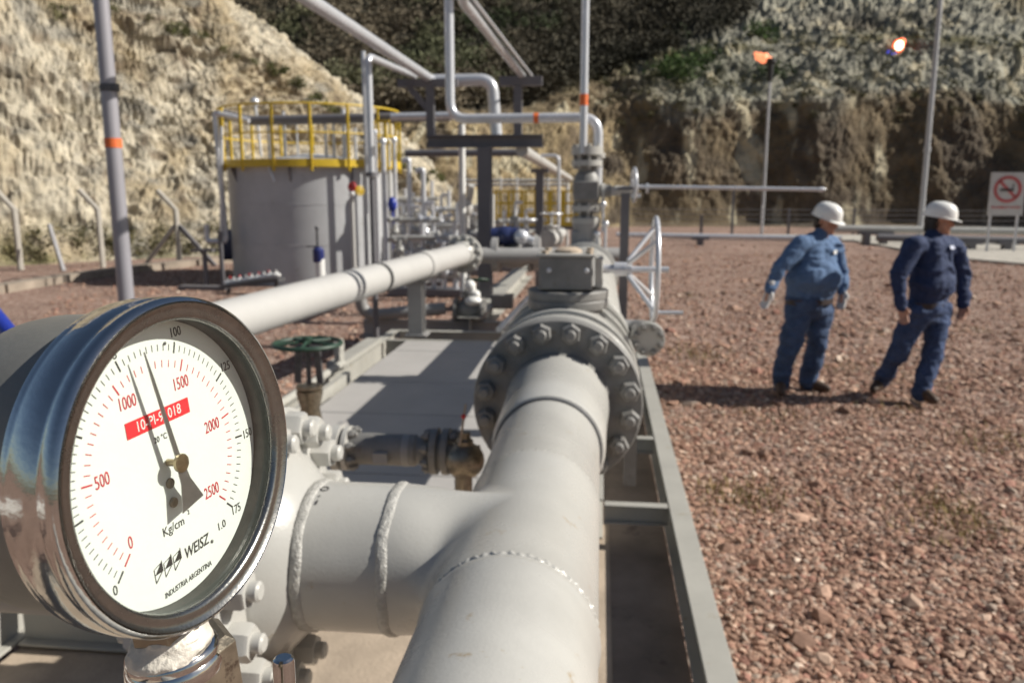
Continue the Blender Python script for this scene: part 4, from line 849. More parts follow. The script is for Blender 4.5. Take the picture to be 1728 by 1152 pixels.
# ladder gate panel sticking out at the right
b = MB()
for x in (633, 652):
    p_ = at(x, 300, 16.4); b.bar((p_.x, 16.4, TH - .15), (p_.x, 16.4, zy(205, 16.4)), .06, .06)
p_, q_ = at(633, 0, 16.4), at(652, 0, 16.4)
for y in (206, 240, 284): b.bar((p_.x, 16.4, zy(y, 16.4)), (q_.x, 16.4, zy(y, 16.4)), .05, .05)
b.build("ladder_gate", yellow, tk)
b = MB(); p_ = at(480, 365, 15.75); F_ = frame((p_.x, 15.79, p_.z), (0.03, -1, 0)); b = MB(F_); b.torus((0, 0, .0), (0, 0, 1), .17, .012, 32, 6)
for i in range(8): b.box((.17 * math.cos(i * PI / 4), .17 * math.sin(i * PI / 4), 0), (.04, .04, .05))
b.build("emblem_ring", yellow, tk, label="small worn yellow-green ring on the shaded tank side")
b = MB(); t = PI * 1.10; d_ = V((math.cos(t), math.sin(t), 0)); b.cyl(V((TX, TY, .75)) + d_ * TR * .97, V((TX, TY, .75)) + d_ * (TR + .22), .33, n=28); b.build("manway", mat("manway_blue", (.04, .05, .10), .5), tk)
# pipes and fittings on the roof
for x, y0, y1, r_ in ((478, 188, 275, .035), (500, 205, 275, .02), (548, 196, 272, .03), (562, 200, 272, .03), (579, 185, 268, .045), (599, 215, 270, .03), (452, 205, 275, .03)): b = MB(); b.cyl((at(x, y0, 17).x, 17, zy(y0, 17)), (at(x, y0, 17).x, 17, TH + .05), r_, n=12); b.build("roof_vent", galv, tk)
b = MB(); b.tube([(at(372, 190, 16.9).x, 16.9, zy(190, 16.9)), (at(420, 203, 16.9).x, 16.9, zy(203, 16.9)), (at(760, 200, 16.9).x, 16.9, zy(199, 16.9))], .10, .2); b.build("roof_pipe", rackp, tk)
b = MB(); b.ball((at(430, 170, 17.4).x, 17.4, zy(172, 17.4)), .10, 12); b.cyl((at(430, 170, 17.4).x, 17.4, zy(172, 17.4)), (at(436, 170, 17.4).x, 17.4, TH + .2), .03); b.build("lamp", galv, tk)
b = MB(); b.tube([at(450, 272, 15.7), at(457, 292, 15.65), at(463, 306, 15.65)], .022); b.build("overflow_spout", galv, tk)
# upright pipes on and beside the tank
ov = opipe("overflow_pipe", "upright galvanised pipe left of the tank turning to a trap at the bottom", [(at(420, 200, 16.2).x, 16.2, zy(203, 16.2)), (at(362, 185, 16.2).x, 16.2, zy(189, 16.2)), (at(382, 412, 16.2).x - .0, 16.2, zy(410, 16.2)), (at(350, 412, 16.2).x, 16.2, zy(410, 16.2)), (at(349, 385, 16.2).x, 16.2, zy(380, 16.2))], .055, galv, .08)
opipe("sight_pipe", "thin pipe running down beside the overflow pipe left of the tank", [(at(374, 212, 16.1).x, 16.1, zy(212, 16.1)), (at(374, 406, 16.1).x, 16.1, zy(404, 16.1))], .035, galv, 0)
b = MB(); q = at(346, 422, 15.6)
b.box((q.x, 15.6, q.z), (.45, .3, .05)); b.cyl((q.x - .02, 15.6, 0), (q.x - .02, 15.6, q.z), .05); b.box((at(375, 455, 15.6).x, 15.6, .55), (.07, .07, 1.1)); b.box((at(345, 489, 15.0).x, 15.0, .05), (.95, .25, .07)); props(b.build("pipe_table", rackp, None), "low steel table holding the pipe trap left of the tank", "table")
tb = thing("tool_tray", "long white tray of small valves lying on a dark bench before the tank", "tray", at(420, 478, 14.8))
q0, q1 = at(385, 477, 14.6), at(466, 464, 14.4); b = MB(); b.bar(q0 - V((.1, 0, .08)), q1 - V((-.1, 0, .08)), .25, .07); b.build("bench", darkst, tb)
b = MB()
for i in range(9):
    p_ = q0.lerp(q1, i / 8); b.ball(p_, .060, 10, (1.6, 1, .8)); b.cyl(p_, p_ + V((0, 0, .09)), .018)
b.build("manifold", whitem, tb)
for i in range(5): b = MB(); b.ball(q0.lerp(q1, i / 5 + .05) + V((0, 0, .09)), .022, 8); b.build("red_knob", redp, tb)
b = MB(); b.bar(q0 - V((.0, 0, .12)), V((q0.x, q0.y, 0)), .06, .06); b.bar(q1 - V((.0, 0, .12)), V((q1.x, q1.y, 0)), .06, .06); b.build("leg", darkst, tb)
hy = thing("blue_valve", "upright white fitting with dark blue body and side lever before the tank", "valve", (at(541, 470, 14).x, 14, .3))
hx = at(541, 470, 14).x; b = MB(); b.cyl((hx, 14, 0), (hx, 14, zy(440, 14)), .085); b.build("pipe_leg", whitem, hy); b = MB(); b.lathe((hx - .02, 14, zy(446, 14)), (0, 0, 1), [(.09, 0), (.10, .03), (.10, .22), (.06, .27)], 20); b.build("body", mat("navy_paint", (.02, .03, .14), .4), hy)
b = MB(); b.cyl((hx - .03, 14, zy(420, 14)), (hx - .03, 14, zy(386, 14)), .022); b.ball((hx - .03, 14, zy(386, 14)), .04, 10); b.bar((hx - .23, 14, zy(418, 14)), (hx, 14, zy(418, 14)), .03, .025); b.build("stem", darkst, hy)
tp = thing("tank_level_pipe", "white upright pipe with small red and yellow handwheels in front of the tank", "pipe", (at(596, 400, 15.3).x, 15.3, 0))
x_ = at(596, 400, 15.4).x; b = MB(); b.cyl((x_, 15.4, 0), (x_, 15.4, zy(335, 15.4)), .045); b.build("pipe_run", white_p, tp)
handwheel(tp, at(594, 315, 15.3), (-.3, -1, .3), .075, .018, redp, 4, name="red_handwheel"); b = MB(); b.ball(at(594, 327, 15.3), .06, 12); b.build("fitting", whitem, tp); handwheel(tp, at(607, 322, 15.35), (.8, -1, 0), .075, .020, yellow, 4, name="yellow_handwheel")
for k_, (X_, Y_, r_, z_) in enumerate(((-4.42, 16.06, .030, 3.0), (-4.34, 16.32, .055, 2.85), (-4.28, 16.52, .04, 2.85), (-4.22, 16.74, .045, 2.9))):
    b = MB(); b.cyl((X_, Y_, 0), (X_, Y_, z_), r_, n=16); b.lathe((X_, Y_, z_ - .03), (0, 0, 1), [(r_ * 1.5, 0), (r_ * 1.5, .05), (r_, .09)], 16)
    props(b.build("standpipe", [galv, galv, white_p, galv][k_], None), "%s upright pipe standing just off the tank's sunlit right edge" % ["thinnest, nearest", "thickest", "pale", "rearmost"][k_], "pipe", "standpipes at the tank's right edge")
# ================================================================== DISTANT PIPEWORK
def manifold(x, y, Y, w_, h_, label, seed):
    r_ = random.Random(seed); t = thing("manifold", label, "manifold", (at(x, y, Y).x, Y, 0)); X = at(x, y, Y).x
    b = MB(); n = 6
    for i in range(n):
        xx = X - w_ / 2 + w_ * i / (n - 1); hh = h_ * (.6 + .4 * r_.random()); b.cyl((xx, Y, 0), (xx, Y, hh), .035 + .02 * r_.random(), n=12)
        if r_.random() < .6: b.tube([(xx, Y, hh), (xx, Y, hh + .12), (xx + .18, Y, hh + .12)], .035, .05, 10)
    b.build("upright_pipe", galv, t)
    b = MB()
    for z in (h_ * .28, h_ * .55, h_ * .78): b.cyl((X - w_ / 2 - .15, Y - .05, z), (X + w_ / 2 + .15, Y - .05, z), .045, n=14)
    b.build("header", paint, t)
    for i in range(n):
        xx = X - w_ / 2 + w_ * i / (n - 1); z = h_ * (.40 + .25 * r_.random()); b = MB()
        b.ball((xx, Y - .08, z), .10, 12); b.ball((xx + .03, Y - .1, z * .55), .08, 10); b.lathe((xx, Y, z * .55 + .1), (0, 0, 1), [(.09, 0), (.09, .03)], 14); b.lathe((xx - .12, Y - .05, z * 1.25), (1, 0, 0), [(.07, 0), (.07, .05), (.045, .06), (.045, .2), (.07, .21), (.07, .25)], 14); b.lathe((xx, Y - .1, z + .1), (0, 0, 1), [(.05, 0), (.05, .1)], 12); b.lathe((xx, Y - .08, z - .1), (0, 0, 1), [(.11, 0), (.11, .03)], 16); b.torus((xx, Y - .16, z + .02), (0, 1, .2), .09, .012, 20, 6); b.build("valve_body", [paint, galv, white_p][i % 3], t)
    b = MB(); b.box((X, Y, .08), (w_ + .4, .5, .12)); b.build("base", rackp, t)
manifold(700, 400, 15.9, .75, 1.7, "cluster of small galvanised pipes and valves just right of the tank", 1)
manifold(745, 400, 17.0, .7, 1.5, "lower cluster of valves between the tank's pipework and the white upright pipe", 2)
manifold(722, 400, 14.6, 1.0, 1.35, "nearest dense cluster of small valves, just above the header pipe", 4)
manifold(765, 400, 18.5, .9, 1.9, "dense pipe cluster just left of the white upright pipe, further back", 8)
manifold(690, 400, 18.2, 1.1, 2.2, "tall cluster of bent galvanised pipes behind the standpipes", 12)
manifold(860, 400, 19.5, 1.3, 1.5, "row of small pipes and valves seen past the rack post before the yellow platform", 15)
valve("small_valve", "small pale wheel valve left of the two over the crossover pipe", (at(888, 405, 11.5).x, 11.5, zy(410, 11.5)), (1, 0, 0), .16, paint, galv)
valve("small_valve", "small pale wheel valve nearest the gearbox over the crossover pipe", (at(930, 400, 13.0).x, 13.0, zy(402, 13)), (.3, 1, 0), .19, white_p, galv)
valve("small_valve", "wheel valve low between the white upright pipe and the rack post", (at(800, 400, 14.0).x, 14.0, zy(398, 14)), (1, 0, 0), .18, paintd, galv)
b = MB(); q = at(662, 345, 16.2); b.ball(q, .10, 12, (1, 1, 1.5)); b.cyl(q, q - V((0, 0, 1.5)), .03); props(b.build("blue_bottle", bluep, None), "small blue cylinder on a stalk at the tank's right edge", "bottle")
manifold(668, 400, 21.0, .9, 2.1, "tallest pipe cluster, furthest back beside the tank's right edge", 3)
for x, y, r_ in ((690, 268, .03), (714, 285, .03)): opipe("riser_pipe", "tall thin upright pipe above the valve cluster, %s one" % ("left" if x == 690 else "right"), [(at(x - 12, y, 16.3).x, 16.3, zy(y + 4, 16.3)), (at(x, y, 16.3).x, 16.3, zy(y, 16.3)), (at(x, y, 16.3).x, 16.3, 0)], r_ + .02, galv, .1)
b = MB(); b.cyl(at(790, 345, 12.5), at(796, 313, 12.4), .05); b.ball(at(788, 350, 12.5), .12, 14, (.8, 1, 1.2)); b.box(at(783, 362, 12.5), (.14, .14, .4)); props(b.build("lever_valve", white_p, None), "pale lever valve with raised handle left of the rack post", "valve")
b = MB(); b.cyl(at(830, 400, 12.2), at(830, 328, 12.2), .045); props(b.build("marker_pipe", white_p, None), "short white upright pipe touching the right side of the rack post", "pipe")
yp = thing("railed_platform", "yellow railed platform in the distance behind the main line", "platform", (at(900, 385, 24).x, 24, .8))
zb_ = zy(384, 24); x0_, x1_ = at(835, 0, 24).x, at(1000, 0, 24).x
b = MB(); b.box(((x0_ + x1_) / 2, 24.6, zb_), (x1_ - x0_, 1.3, .10)); b.build("deck", rackp, yp)
for i in range(8):
    x = x0_ + (x1_ - x0_) * i / 7; b = MB(); b.bar((x, 24, zb_), (x, 24, zy(322, 24)), .07, .07); b.build('railing_post', yellow, yp); b = MB(); b.bar((x, 25.2, zb_), (x, 25.2, zy(322, 24)), .06, .06); b.build("railing_post", yellow, yp)
b = MB()
for y in (323, 343, 364, 380):
    for yy in (24, 25.2): b.bar((x0_, yy, zy(y, 24)), (x1_, yy, zy(y, 24)), .05, .05 if y != 380 else .12)
b.build("rails", yellow, yp); b = MB()
for x in (x0_, (x0_ + x1_) / 2, x1_): b.bar((x, 24.6, 0), (x, 24.6, zb_), .12, .12)
b.build("leg", rackp, yp)
for y, Yd in ((305, 26), (312, 27)): opipe("high_rail", "pale level pipe %s behind the yellow platform" % ("upper, running" if y == 305 else "lower, running"), [(at(786, y, Yd).x, Yd, zy(y, Yd)), (at(958, y, Yd).x, Yd, zy(y, Yd)), (at(958, y, Yd).x, Yd, 0)], .05, white_p, .1)
for k_, x in enumerate((845, 872, 925, 958)):
    b = MB(); xx = at(x, 300, 25.8).x; b.cyl((xx, 25.8, 0), (xx, 25.8, zy(300, 25.8)), .035); props(b.build("rail_post", galv, None), "thin pale upright behind the yellow platform, number %s from the left" % ("first", "second", "third", "last")[k_], "post", "thin uprights behind the yellow platform")

# ================================================================== FAR YARD EDGE
def lvl(name, label, x0, x1, y, Y, r_, m, sup=(), y1=None):
    t = thing(name, label, "pipe", (at((x0 + x1) / 2, y, Y).x, Y, 0)); y1 = y1 or y; b = MB(); p0 = V((at(x0, y, Y).x, Y, zy(y, Y))); p1 = V((at(x1, y1, Y).x, Y, zy(y1, Y)))
    b.cyl(p0, p1, r_, n=20); b.build("pipe_run", m, t)
    for x in sup:
        q = at(x, y, Y); b = MB(); b.box((q.x, Y, max(.02, (zy(y, Y) - r_) / 2)), (.22, .3, max(.04, zy(y, Y) - r_))); b.box((q.x, Y, zy(y, Y) - r_ - .02), (.6, .34, .1)); b.build("support", rackp, t)
lvl("ground_pipe", "long slim grey pipe on low supports crossing the yard behind the first worker", 1040, 1420, 395, 30, .09, galv, (1182,), 399)
lvl("ground_pipe", "thicker grey pipe on trestles crossing the yard behind the second worker", 1395, 2000, 383, 30.5, .13, paint, (1463, 1492), 389)
lvl("ground_pipe", "dark low pipe behind the second worker running out of the right edge", 1480, 2000, 397, 28, .12, rackp, (1640, 1700), 404)
cp = [atz(1130, 398, 0), atz(1440, 398, 0), atz(1728, 416, 0), atz(2100, 436, 0), atz(2100, 482, 0), atz(1728, 448, 0), atz(1600, 437, 0), atz(1440, 408, 0), atz(1130, 403, 0)]
b = MB(); n = len(cp); b.add([(p.x, p.y, .06) for p in cp] + [(p.x, p.y, -.2) for p in cp], [tuple(range(n))] + [(i, (i + 1) % n, n + (i + 1) % n, n + i) for i in range(n)], False); b.build("concrete_path", conc, None, kind="structure")
def pole(name, label, x, y0, y1, Y, r_, m, cat="pole"):
    t = thing(name, label, cat, (at(x, y0, Y).x, Y, 0)); X = at(x, y0, Y).x
    b = MB(); b.cyl((X, Y, 0), (X, Y, zy(y1, Y)), r_, r_ * .85, 16); b.build("shaft", m, t); return t, X
pt_, X = pole("tall_pole", "tall slim grey pole rising out of frame behind the second worker", 1555, 360, -60, 33, .10, tankp)
b = MB(); b.lathe((X, 33, zy(262, 33)), (0, 0, 1), [(.12, 0), (.12, .2)], 16); b.build("collar", tankp, pt_)
ft, X = pole("flare_stack", "thin flare stack with black tip and orange flame against the hillside", 1287, 360, 150, 40, .075, tankp, "flare stack")
b = MB(); b.lathe((X, 40, zy(150, 40)), (0, 0, 1), [(.10, 0), (.13, .3), (.14, .75), (.24, .85), (.22, 1.0)], 16); b.build("burner_tip", blackr, ft)
b = MB(); o_ = V((X, 40, zy(118, 40)))
for dx, dz, s_ in ((-.12, .05, .20), (-.42, .10, .26), (-.70, .16, .20), (-.30, .26, .14), (-.86, .32, .12), (-.62, .30, .12)): b.ball(o_ + V((dx * .8, 0, dz)), s_ * .72, 12, (1.2, .8, .85 + random.random() * .4))
b.build("flame", flame_mat("flare_flame", (1, .30, .14), 1.0), ft)
sf = thing("slope_glow", "small bright red, white and blue glow high on the debris slope at upper right", "glow", at(1512, 92, 62))  # a bright spot on the slope, modelled as glowing balls
gp0 = at(1506, 92, 58.5); gp1 = at(1516, 78, 58.5)
b = MB(); b.cyl(at(1500, 118, 60.5), gp0, .12); b.build("vent_pipe", darkst, sf)  # stub pipe added below the glow
b = MB(); b.ball(gp0 + V((-.10, -.1, -.02)), .25, 12, (1.2, 1, 1.2)); b.ball(gp0 + V((-.35, -.1, -.25)), .15, 12); b.build("blue_fringe", flame_mat("blue_fringe", (.06, .08, .9), 1.4), sf)  # lens colour fringe of the spot, modelled as glowing blue balls
b = MB(); b.ball(gp1, .36, 14, (1, 1, 1.2)); b.ball(gp1 + V((.2, 0, .25)), .24, 12); b.build("flame", flame_mat("red_glow", (1, .16, .05), 1.6), sf)  # red part of the bright spot, as glowing balls
b = MB(); b.ball(gp1 + V((-.05, -.30, -.02)), .27, 12, (1, 1, 1.15)); b.build("glow_core", flame_mat("glow_core", (1, .85, .6), 3), sf)  # pale middle of the bright spot, as a glowing ball
for k_, (x, y0, y1, Yd) in enumerate(((1235, 388, 322, 36), (1183, 390, 362, 33), (1285, 388, 345, 38), (1330, 388, 350, 38), (1380, 388, 348, 39), (1440, 385, 350, 39))):
    b = MB(); xx = at(x, y0, Yd).x; b.bar((xx, Yd, 0), (xx, Yd, zy(y1, Yd)), .10, .10); props(b.build("fence_post", [rackp, whitem][k_ == 2], None), ["dark fence post mid way between valve wheel and first worker", "short dark stub post on the far slim pipe", "white short post at the foot of the flare stack", "fence post just right of the flare stack", "fence post partly behind the first worker's helmet", "fence post between the two workers' helmets"][k_], "fence post", "fence posts along the foot of the cut face")
b = MB(); Yd = 37
for y in (352, 360, 368, 376): b.tube([(at(1060, y, Yd).x, Yd, zy(y, Yd)), (at(1800, y, Yd).x, Yd, zy(y + 2, Yd))], .012, 0, 6)
props(b.build("fence_wire", rackp, None), "thin wires of the far fence along the foot of the cut face", "fence")
# sign
sg = thing("warning_sign", "white sign with red no-smoking ring standing at the right edge by the cut face", "sign", (at(1700, 360, 27).x, 27, 0)); X = at(1699, 327, 27).x; z = zy(327, 27)
b = MB(); b.box((X, 27, z), (1.02, .04, 1.30)); bd = b.build("board", mat("faded_board", (.52, .50, .48), .6, 0, .1, 4), sg)
F_ = frame((X, 26.975, z + .14), (0, -1, 0))
b = MB(F_); b.lathe((0, 0, 0), (0, 0, 1), [(.31, 0), (.41, 0), (.41, .008), (.31, .008)], 48, closed=True); b.box((0, 0, .004), (.09, .70, .008), Matrix.Rotation(.785, 3, 'Z')); b.build("prohibition_ring", mat("faded_red", (.45, .10, .10), .6), bd)
b = MB(F_); b.box((-.02, -.02, .012), (.40, .07, .004)); b.box((.15, .09, .012), (.03, .12, .004)); b.build("cigarette", blackr, bd)
text("PROHIBIDO FUMAR", .11, (0, -.55, .004), 0, redp, bd, F_, "lettering", sx=.88, ext=.002)
b = MB()
for s_ in (-.4, .4): b.bar((X + s_, 27.05, 0), (X + s_, 27.05, z + .6), .06, .06)
b.build("leg", galv, sg)
# ================================================================== LEFT YARD EDGE
YP = 5.9
lp_ = thing("lamp_post", "tall grey steel pole with orange band and dark joint at the left", "pole", (at(212, 490, YP).x, YP, 0)); X = at(212, 490, YP).x
b = MB(); b.cyl((X, YP, 0), (X, YP, zy(140, YP)), .059, .057, 28); b.cyl((X, YP, zy(140, YP)), (X, YP, 6.5), .055, .052, 28); b.build("shaft", mat("pole_paint", (.34, .33, .36), .35, .2, .04, 3, .02, 60), lp_)
b = MB(); b.cyl((X, YP, zy(247, YP)), (X, YP, zy(231, YP)), .0605, n=28); b.build("orange_band", orange, lp_)
b = MB(); b.lathe((X, YP, zy(152, YP)), (0, 0, 1), [(.055, 0), (.064, .004), (.064, .045), (.055, .055)], 28); b.box((X + .06, YP - .02, zy(145, YP)), (.05, .05, .05)); b.build("collar", darkst, lp_)
for k_, (x, yb, Y, lb_) in enumerate(((36, 462, 18.5, "concrete fence post with bent top at the far left"), (174, 450, 19.3, "bent-topped concrete fence post half hidden by the grey pole"), (303, 440, 20.0, "bent-topped concrete fence post with two diagonal braces before the tank"))):
    t = thing("concrete_post", lb_, "fence post", (at(x, yb, Y).x, Y, 0), "bent-topped concrete posts below the cliff"); X = at(x, yb, Y).x
    b = MB(); zt_ = zy(355, Y); b.tube([(X, Y, 0), (X, Y, zt_), (X - .45, Y, zt_ + .48)], .07, .0, 6); b.build("shaft", conc, t)
    if k_ == 2:
        for s_, m_ in ((-1, conc), (1, rackp)): b = MB(); b.bar((X + s_ * .06, Y, zt_ - .4), (X + s_ * .95, Y, .0), .09, .09); b.build("brace", m_, t)
    if k_ == 0: b = MB(); b.bar((X + .85, Y, 1.1), (X + 1.25, Y - .2, 0), .08, .08); b.build("brace", rackp, t)
kb = [atz(-250, 520, 0), atz(0, 494, 0), atz(120, 474, 0), atz(250, 456, 0), atz(370, 444, 0), atz(480, 436, 0)]
b = MB()
for p, q in zip(kb[:-1], kb[1:]): b.bar(p + V((0, .0, .06)), q + V((0, 0, .06)), .35, .2)
props(b.build("kerb_wall", mat("kerb_stone", (.30, .25, .20), .9, 0, .25, 2, .3, 20), None), "low weathered concrete kerb along the foot of the yellow cliff", "kerb")
# ================================================================== PEOPLE
def px_of(P_): d = P_ - EYE; return V((864 + FPX * d.dot(RT) / d.dot(FW), 576 - FPX * d.dot(UP) / d.dot(FW)))
def blob(name, caps, m, parent, vox=.012, smooth=4, fold=0., fs=9., seed=0, balls=(), label=None):
    b = MB()
    for a_, ra, c_, rc in caps:
        a_, c_ = V(a_), V(c_); d_ = c_ - a_; n_ = 5; prof = []
        L_ = max(d_.length, 1e-4)
        for i in range(n_ + 1): t = PI / 2 * (1 - i / n_); prof.append((ra * math.cos(t) + 1e-5, -ra * math.sin(t)))
        for i in range(n_ + 1): t = PI / 2 * i / n_; prof.append((rc * math.cos(t) + 1e-5, L_ + rc * math.sin(t)))
        b.lathe(a_, d_ if d_.length > 1e-4 else V((0, 0, 1)), prof, 16)
    for c_, r_, sq, rot in balls: b.ball(c_, r_, 20, sq, rot)
    o = b.build("tmp", m, parent)
    r_ = o.modifiers.new("r", 'REMESH'); r_.mode = 'VOXEL'; r_.voxel_size = vox; r_.use_smooth_shade = True
    if smooth: s_ = o.modifiers.new("s", 'SMOOTH'); s_.iterations = smooth; s_.factor = .5
    dg = bpy.context.evaluated_depsgraph_get(); me = D.meshes.new_from_object(o.evaluated_get(dg)); old = o.data
    n_ = len(me.vertices); co = np.empty(n_ * 3, np.float32); me.vertices.foreach_get("co", co); co = co.reshape(-1, 3)
    if fold:
        nm = np.empty(n_ * 3, np.float32); me.vertices.foreach_get("normal", nm); nm = nm.reshape(-1, 3)
        q = co * np.array([1, 1, 1.5]); q = q + (fbm(q, 4, 2, seed)[:, None] - .5) * .25
        co = co + nm * (((fbm(q, fs, 3, seed + 3, True) - .62) * fold * 2 + (fbm(q, fs * .4, 2, seed + 8) - .5) * fold)[:, None]); me.vertices.foreach_set("co", co.astype(np.float32).ravel())
    me.polygons.foreach_set("use_smooth", np.ones(len(me.polygons), bool)); me.update(); me.name = name; me.materials.clear(); me.materials.append(m)
    D.objects.remove(o); D.meshes.remove(old)
    p_ = D.objects.new(name, me); COL.objects.link(p_); p_.parent = parent; INV[p_.name] = INV[parent.name]; return props(p_, label)
skin = mat("skin", (.46, .24, .16), .55, 0, .08, 20); boot = mat("boot_leather", (.07, .04, .025), .6); hairm = mat("dark_hair", (.02, .015, .012), .6)
belt = mat("belt_leather", (.03, .02, .02), .5); helm = mat("helmet_white", (.80, .79, .76), .35, 0, .02, 5); glv = mat("glove_fabric", (.62, .60, .58), .85, 0, .1, 30)
def hand(w_, tip, r_, side, curl=.35, sc=1.):
    # palm, four unequal bent fingers and a thumb; w_ wrist, tip: where the fingers point
    d_ = (tip - w_).normalized(); s_ = side.normalized(); s_ = (s_ - d_ * s_.dot(d_)).normalized(); n_ = d_.cross(s_); c = []
    pe = w_ + d_ * .085 * sc
    for k in (-1.4, -.5, .5, 1.4): c.append((w_ + d_ * .015 + s_ * k * .012 * sc, .016 * sc, pe + s_ * k * .0185 * sc, .0135 * sc))
    for k, l_ in ((-1.5, .062), (-.5, .078), (.5, .083), (1.5, .074)):
        a_ = pe + s_ * k * .0195 * sc; b_ = a_ + (d_ + n_ * curl * .5 + s_ * k * .05).normalized() * l_ * .5 * sc; e_ = b_ + (d_ * .8 + n_ * curl).normalized() * l_ * .5 * sc
        c += [(a_, .0105 * sc, b_, .0095 * sc), (b_, .0095 * sc, e_, .0078 * sc)]
    a_ = w_ + d_ * .025 * sc + s_ * .026 * sc; b_ = a_ + (d_ * .7 + s_ * .75 + n_ * .3).normalized() * .038 * sc; e_ = b_ + (d_ + s_ * .15 + n_ * .35).normalized() * .032 * sc
    return c + [(a_, .0145 * sc, b_, .012 * sc), (b_, .012 * sc, e_, .0095 * sc)]
def build_person(label, Y, F, j, shirt_m, jean_m, belly, gloves, hair_len, patch, seed, head_f, tilt):
    f = V(F).normalized(); rg = V((f.y, -f.x, 0))          # facing, and the body's own right
    J = lambda x, y, dy=0.: at(x, y, Y + dy)
    t = thing("person", label, "person", J(j['base'][0], j['base'][1]) * 1.0)
    P_ = {k: J(*v) for k, v in j.items()}
    for k in ('ankL', 'ankR'): P_[k].z = max(P_[k].z, .10)
    neck, chest, waist, pel = P_['neck'], P_['chest'], P_['waist'], P_['pelvis']; hd = P_['head']
    hf = V(head_f).normalized(); hr = V((hf.y, -hf.x, 0)).normalized(); hu = hr.cross(hf).normalized()
    if hu.z < 0: hu = -hu
    body = [(chest, .075, waist, .08), (waist, .08, pel, .10), (neck - V((0, 0, .09)), .050, hd - hu * .05, .052)]
    for s_, a_ in (('L', -1), ('R', 1)):
        body += [(chest + V((0, 0, .06)), .05, P_['sho' + s_], .05), (P_['sho' + s_], .050, P_['elb' + s_], .038), (P_['elb' + s_], .036, P_['wri' + s_], .026)]
        body += [(pel, .09, P_['hip' + s_], .08), (P_['hip' + s_], .075, P_['kne' + s_], .050), (P_['kne' + s_], .048, P_['ank' + s_], .036)]
        if not gloves: body += hand(P_['wri' + s_], P_['tip' + s_], 0, f, .5)
        else: body += [(P_['wri' + s_], .024, P_['wri' + s_].lerp(P_['tip' + s_], .5), .022)]
    M_ = Matrix((( hr.x, hf.x, hu.x), (hr.y, hf.y, hu.y), (hr.z, hf.z, hu.z)))
    q = lambda r_, f_, u_: hd + hr * r_ + hf * f_ + hu * u_
    hb = [(q(0, .005, .03), .097, (.80, .98, 1.05), M_), (q(0, .03, -.055), .062, (.85, 1, .95), M_)]
    body += [(q(0, .085, .015), .013, q(0, .112, -.022), .016), (q(-.03, .072, .036), .018, q(.03, .072, .036), .018), (q(0, .078, -.088), .022, q(0, .07, -.07), .03), (q(-.016, .090, -.050), .010, q(.016, .090, -.050), .010), (q(-.045, .05, -.02), .026, q(-.04, .04, -.05), .026), (q(.045, .05, -.02), .026, q(.04, .04, -.05), .026)]
    for s_ in (-1, 1): body.append((q(s_ * .078, -.005, .02), .014, q(s_ * .080, -.012, -.018), .010))
    bd = blob("body", body, skin, t, .0075, 2, balls=hb)
    for s_ in (-1, 1):
        b = MB(); b.ball(q(s_ * .031, .086, .018), .010, 10); b.build("eye", hairm, bd)
    b = MB()
    b.ball(q(0, -.012, .045), .104, 20, (.86, 1.0, 1.0), M_); hk = [(q(0, -.055, .0), .07, q(0, -.062, -.035 - hair_len), .050)]
    blob("hair", hk + [(q(-.05, -.03, .0), .045, q(-.05, -.035, -.03 - hair_len * .7), .03), (q(.05, -.03, .0), .045, q(.05, -.035, -.03 - hair_len * .7), .03)], hairm, t, .010, 2, .008, 25, seed)
    # helmet: dome with ridge, brim and peak
    hm = Matrix(((hr.x, hf.x, hu.x, 0), (hr.y, hf.y, hu.y, 0), (hr.z, hf.z, hu.z, 0), (0, 0, 0, 1))); hc = q(0, .0, .060); X_ = Matrix.Translation(hc) @ hm @ Matrix.Rotation(R(tilt), 4, 'X')
    b = MB(X_); b2 = []
    n_ = 40; prof = [(.118, -.022), (.121, -.018), (.119, .0), (.116, .03), (.106, .062), (.086, .090), (.055, .108), (.02, .114)]
    vs = [(r_ * .90 * math.cos(2 * PI * i / n_), r_ * 1.14 * math.sin(2 * PI * i / n_), z_) for r_, z_ in prof for i in range(n_)]
    b.add(vs, [(k * n_ + i, k * n_ + (i + 1) % n_, (k + 1) * n_ + (i + 1) % n_, (k + 1) * n_ + i) for k in range(len(prof) - 1) for i in range(n_)] + [tuple((len(prof) - 1) * n_ + i for i in range(n_))])
    dome = b.build("helmet", helm, t, angle=60)
    b = MB(X_); vs = []
    for r_, z_ in ((.115, -.016), (.115, -.022), (.125, -.026), (.126, -.020)):
        for i in range(n_):
            a_ = 2 * PI * i / n_; fr = max(0, math.sin(a_)) ** 2; k_ = r_ + (.030 * fr + .004) * (1 if r_ > .12 else 0); vs.append((k_ * .90 * math.cos(a_), k_ * 1.12 * math.sin(a_), z_ - .012 * fr * (1 if r_ > .12 else 0)))
    b.add(vs, [(k * n_ + i, k * n_ + (i + 1) % n_, ((k + 1) % 4) * n_ + (i + 1) % n_, ((k + 1) % 4) * n_ + i) for k in range(4) for i in range(n_)]); b.build("peak", helm, dome, angle=60)
    b = MB(X_)
    for s_ in (-.03, 0, .03): b.tube([(s_, -.12, .03), (s_, -.07, .094), (s_, 0, .114 - abs(s_) * .15), (s_, .07, .096), (s_, .118, .035)], .007, .05, 8)
    b.build("ridge", helm, dome)
    # clothes
    sh = [(chest + V((0, 0, .10)) - rg * .03, .095, chest + V((0, 0, .10)) + rg * .03, .095)]
    wb = belly; sh += [(chest + f * .02, .135, waist + f * wb * .16, wb * .84), (waist + f * wb * .16, wb * .84, P_['belt'] + f * wb * .05 + V((0, 0, .05)), wb * .66)]
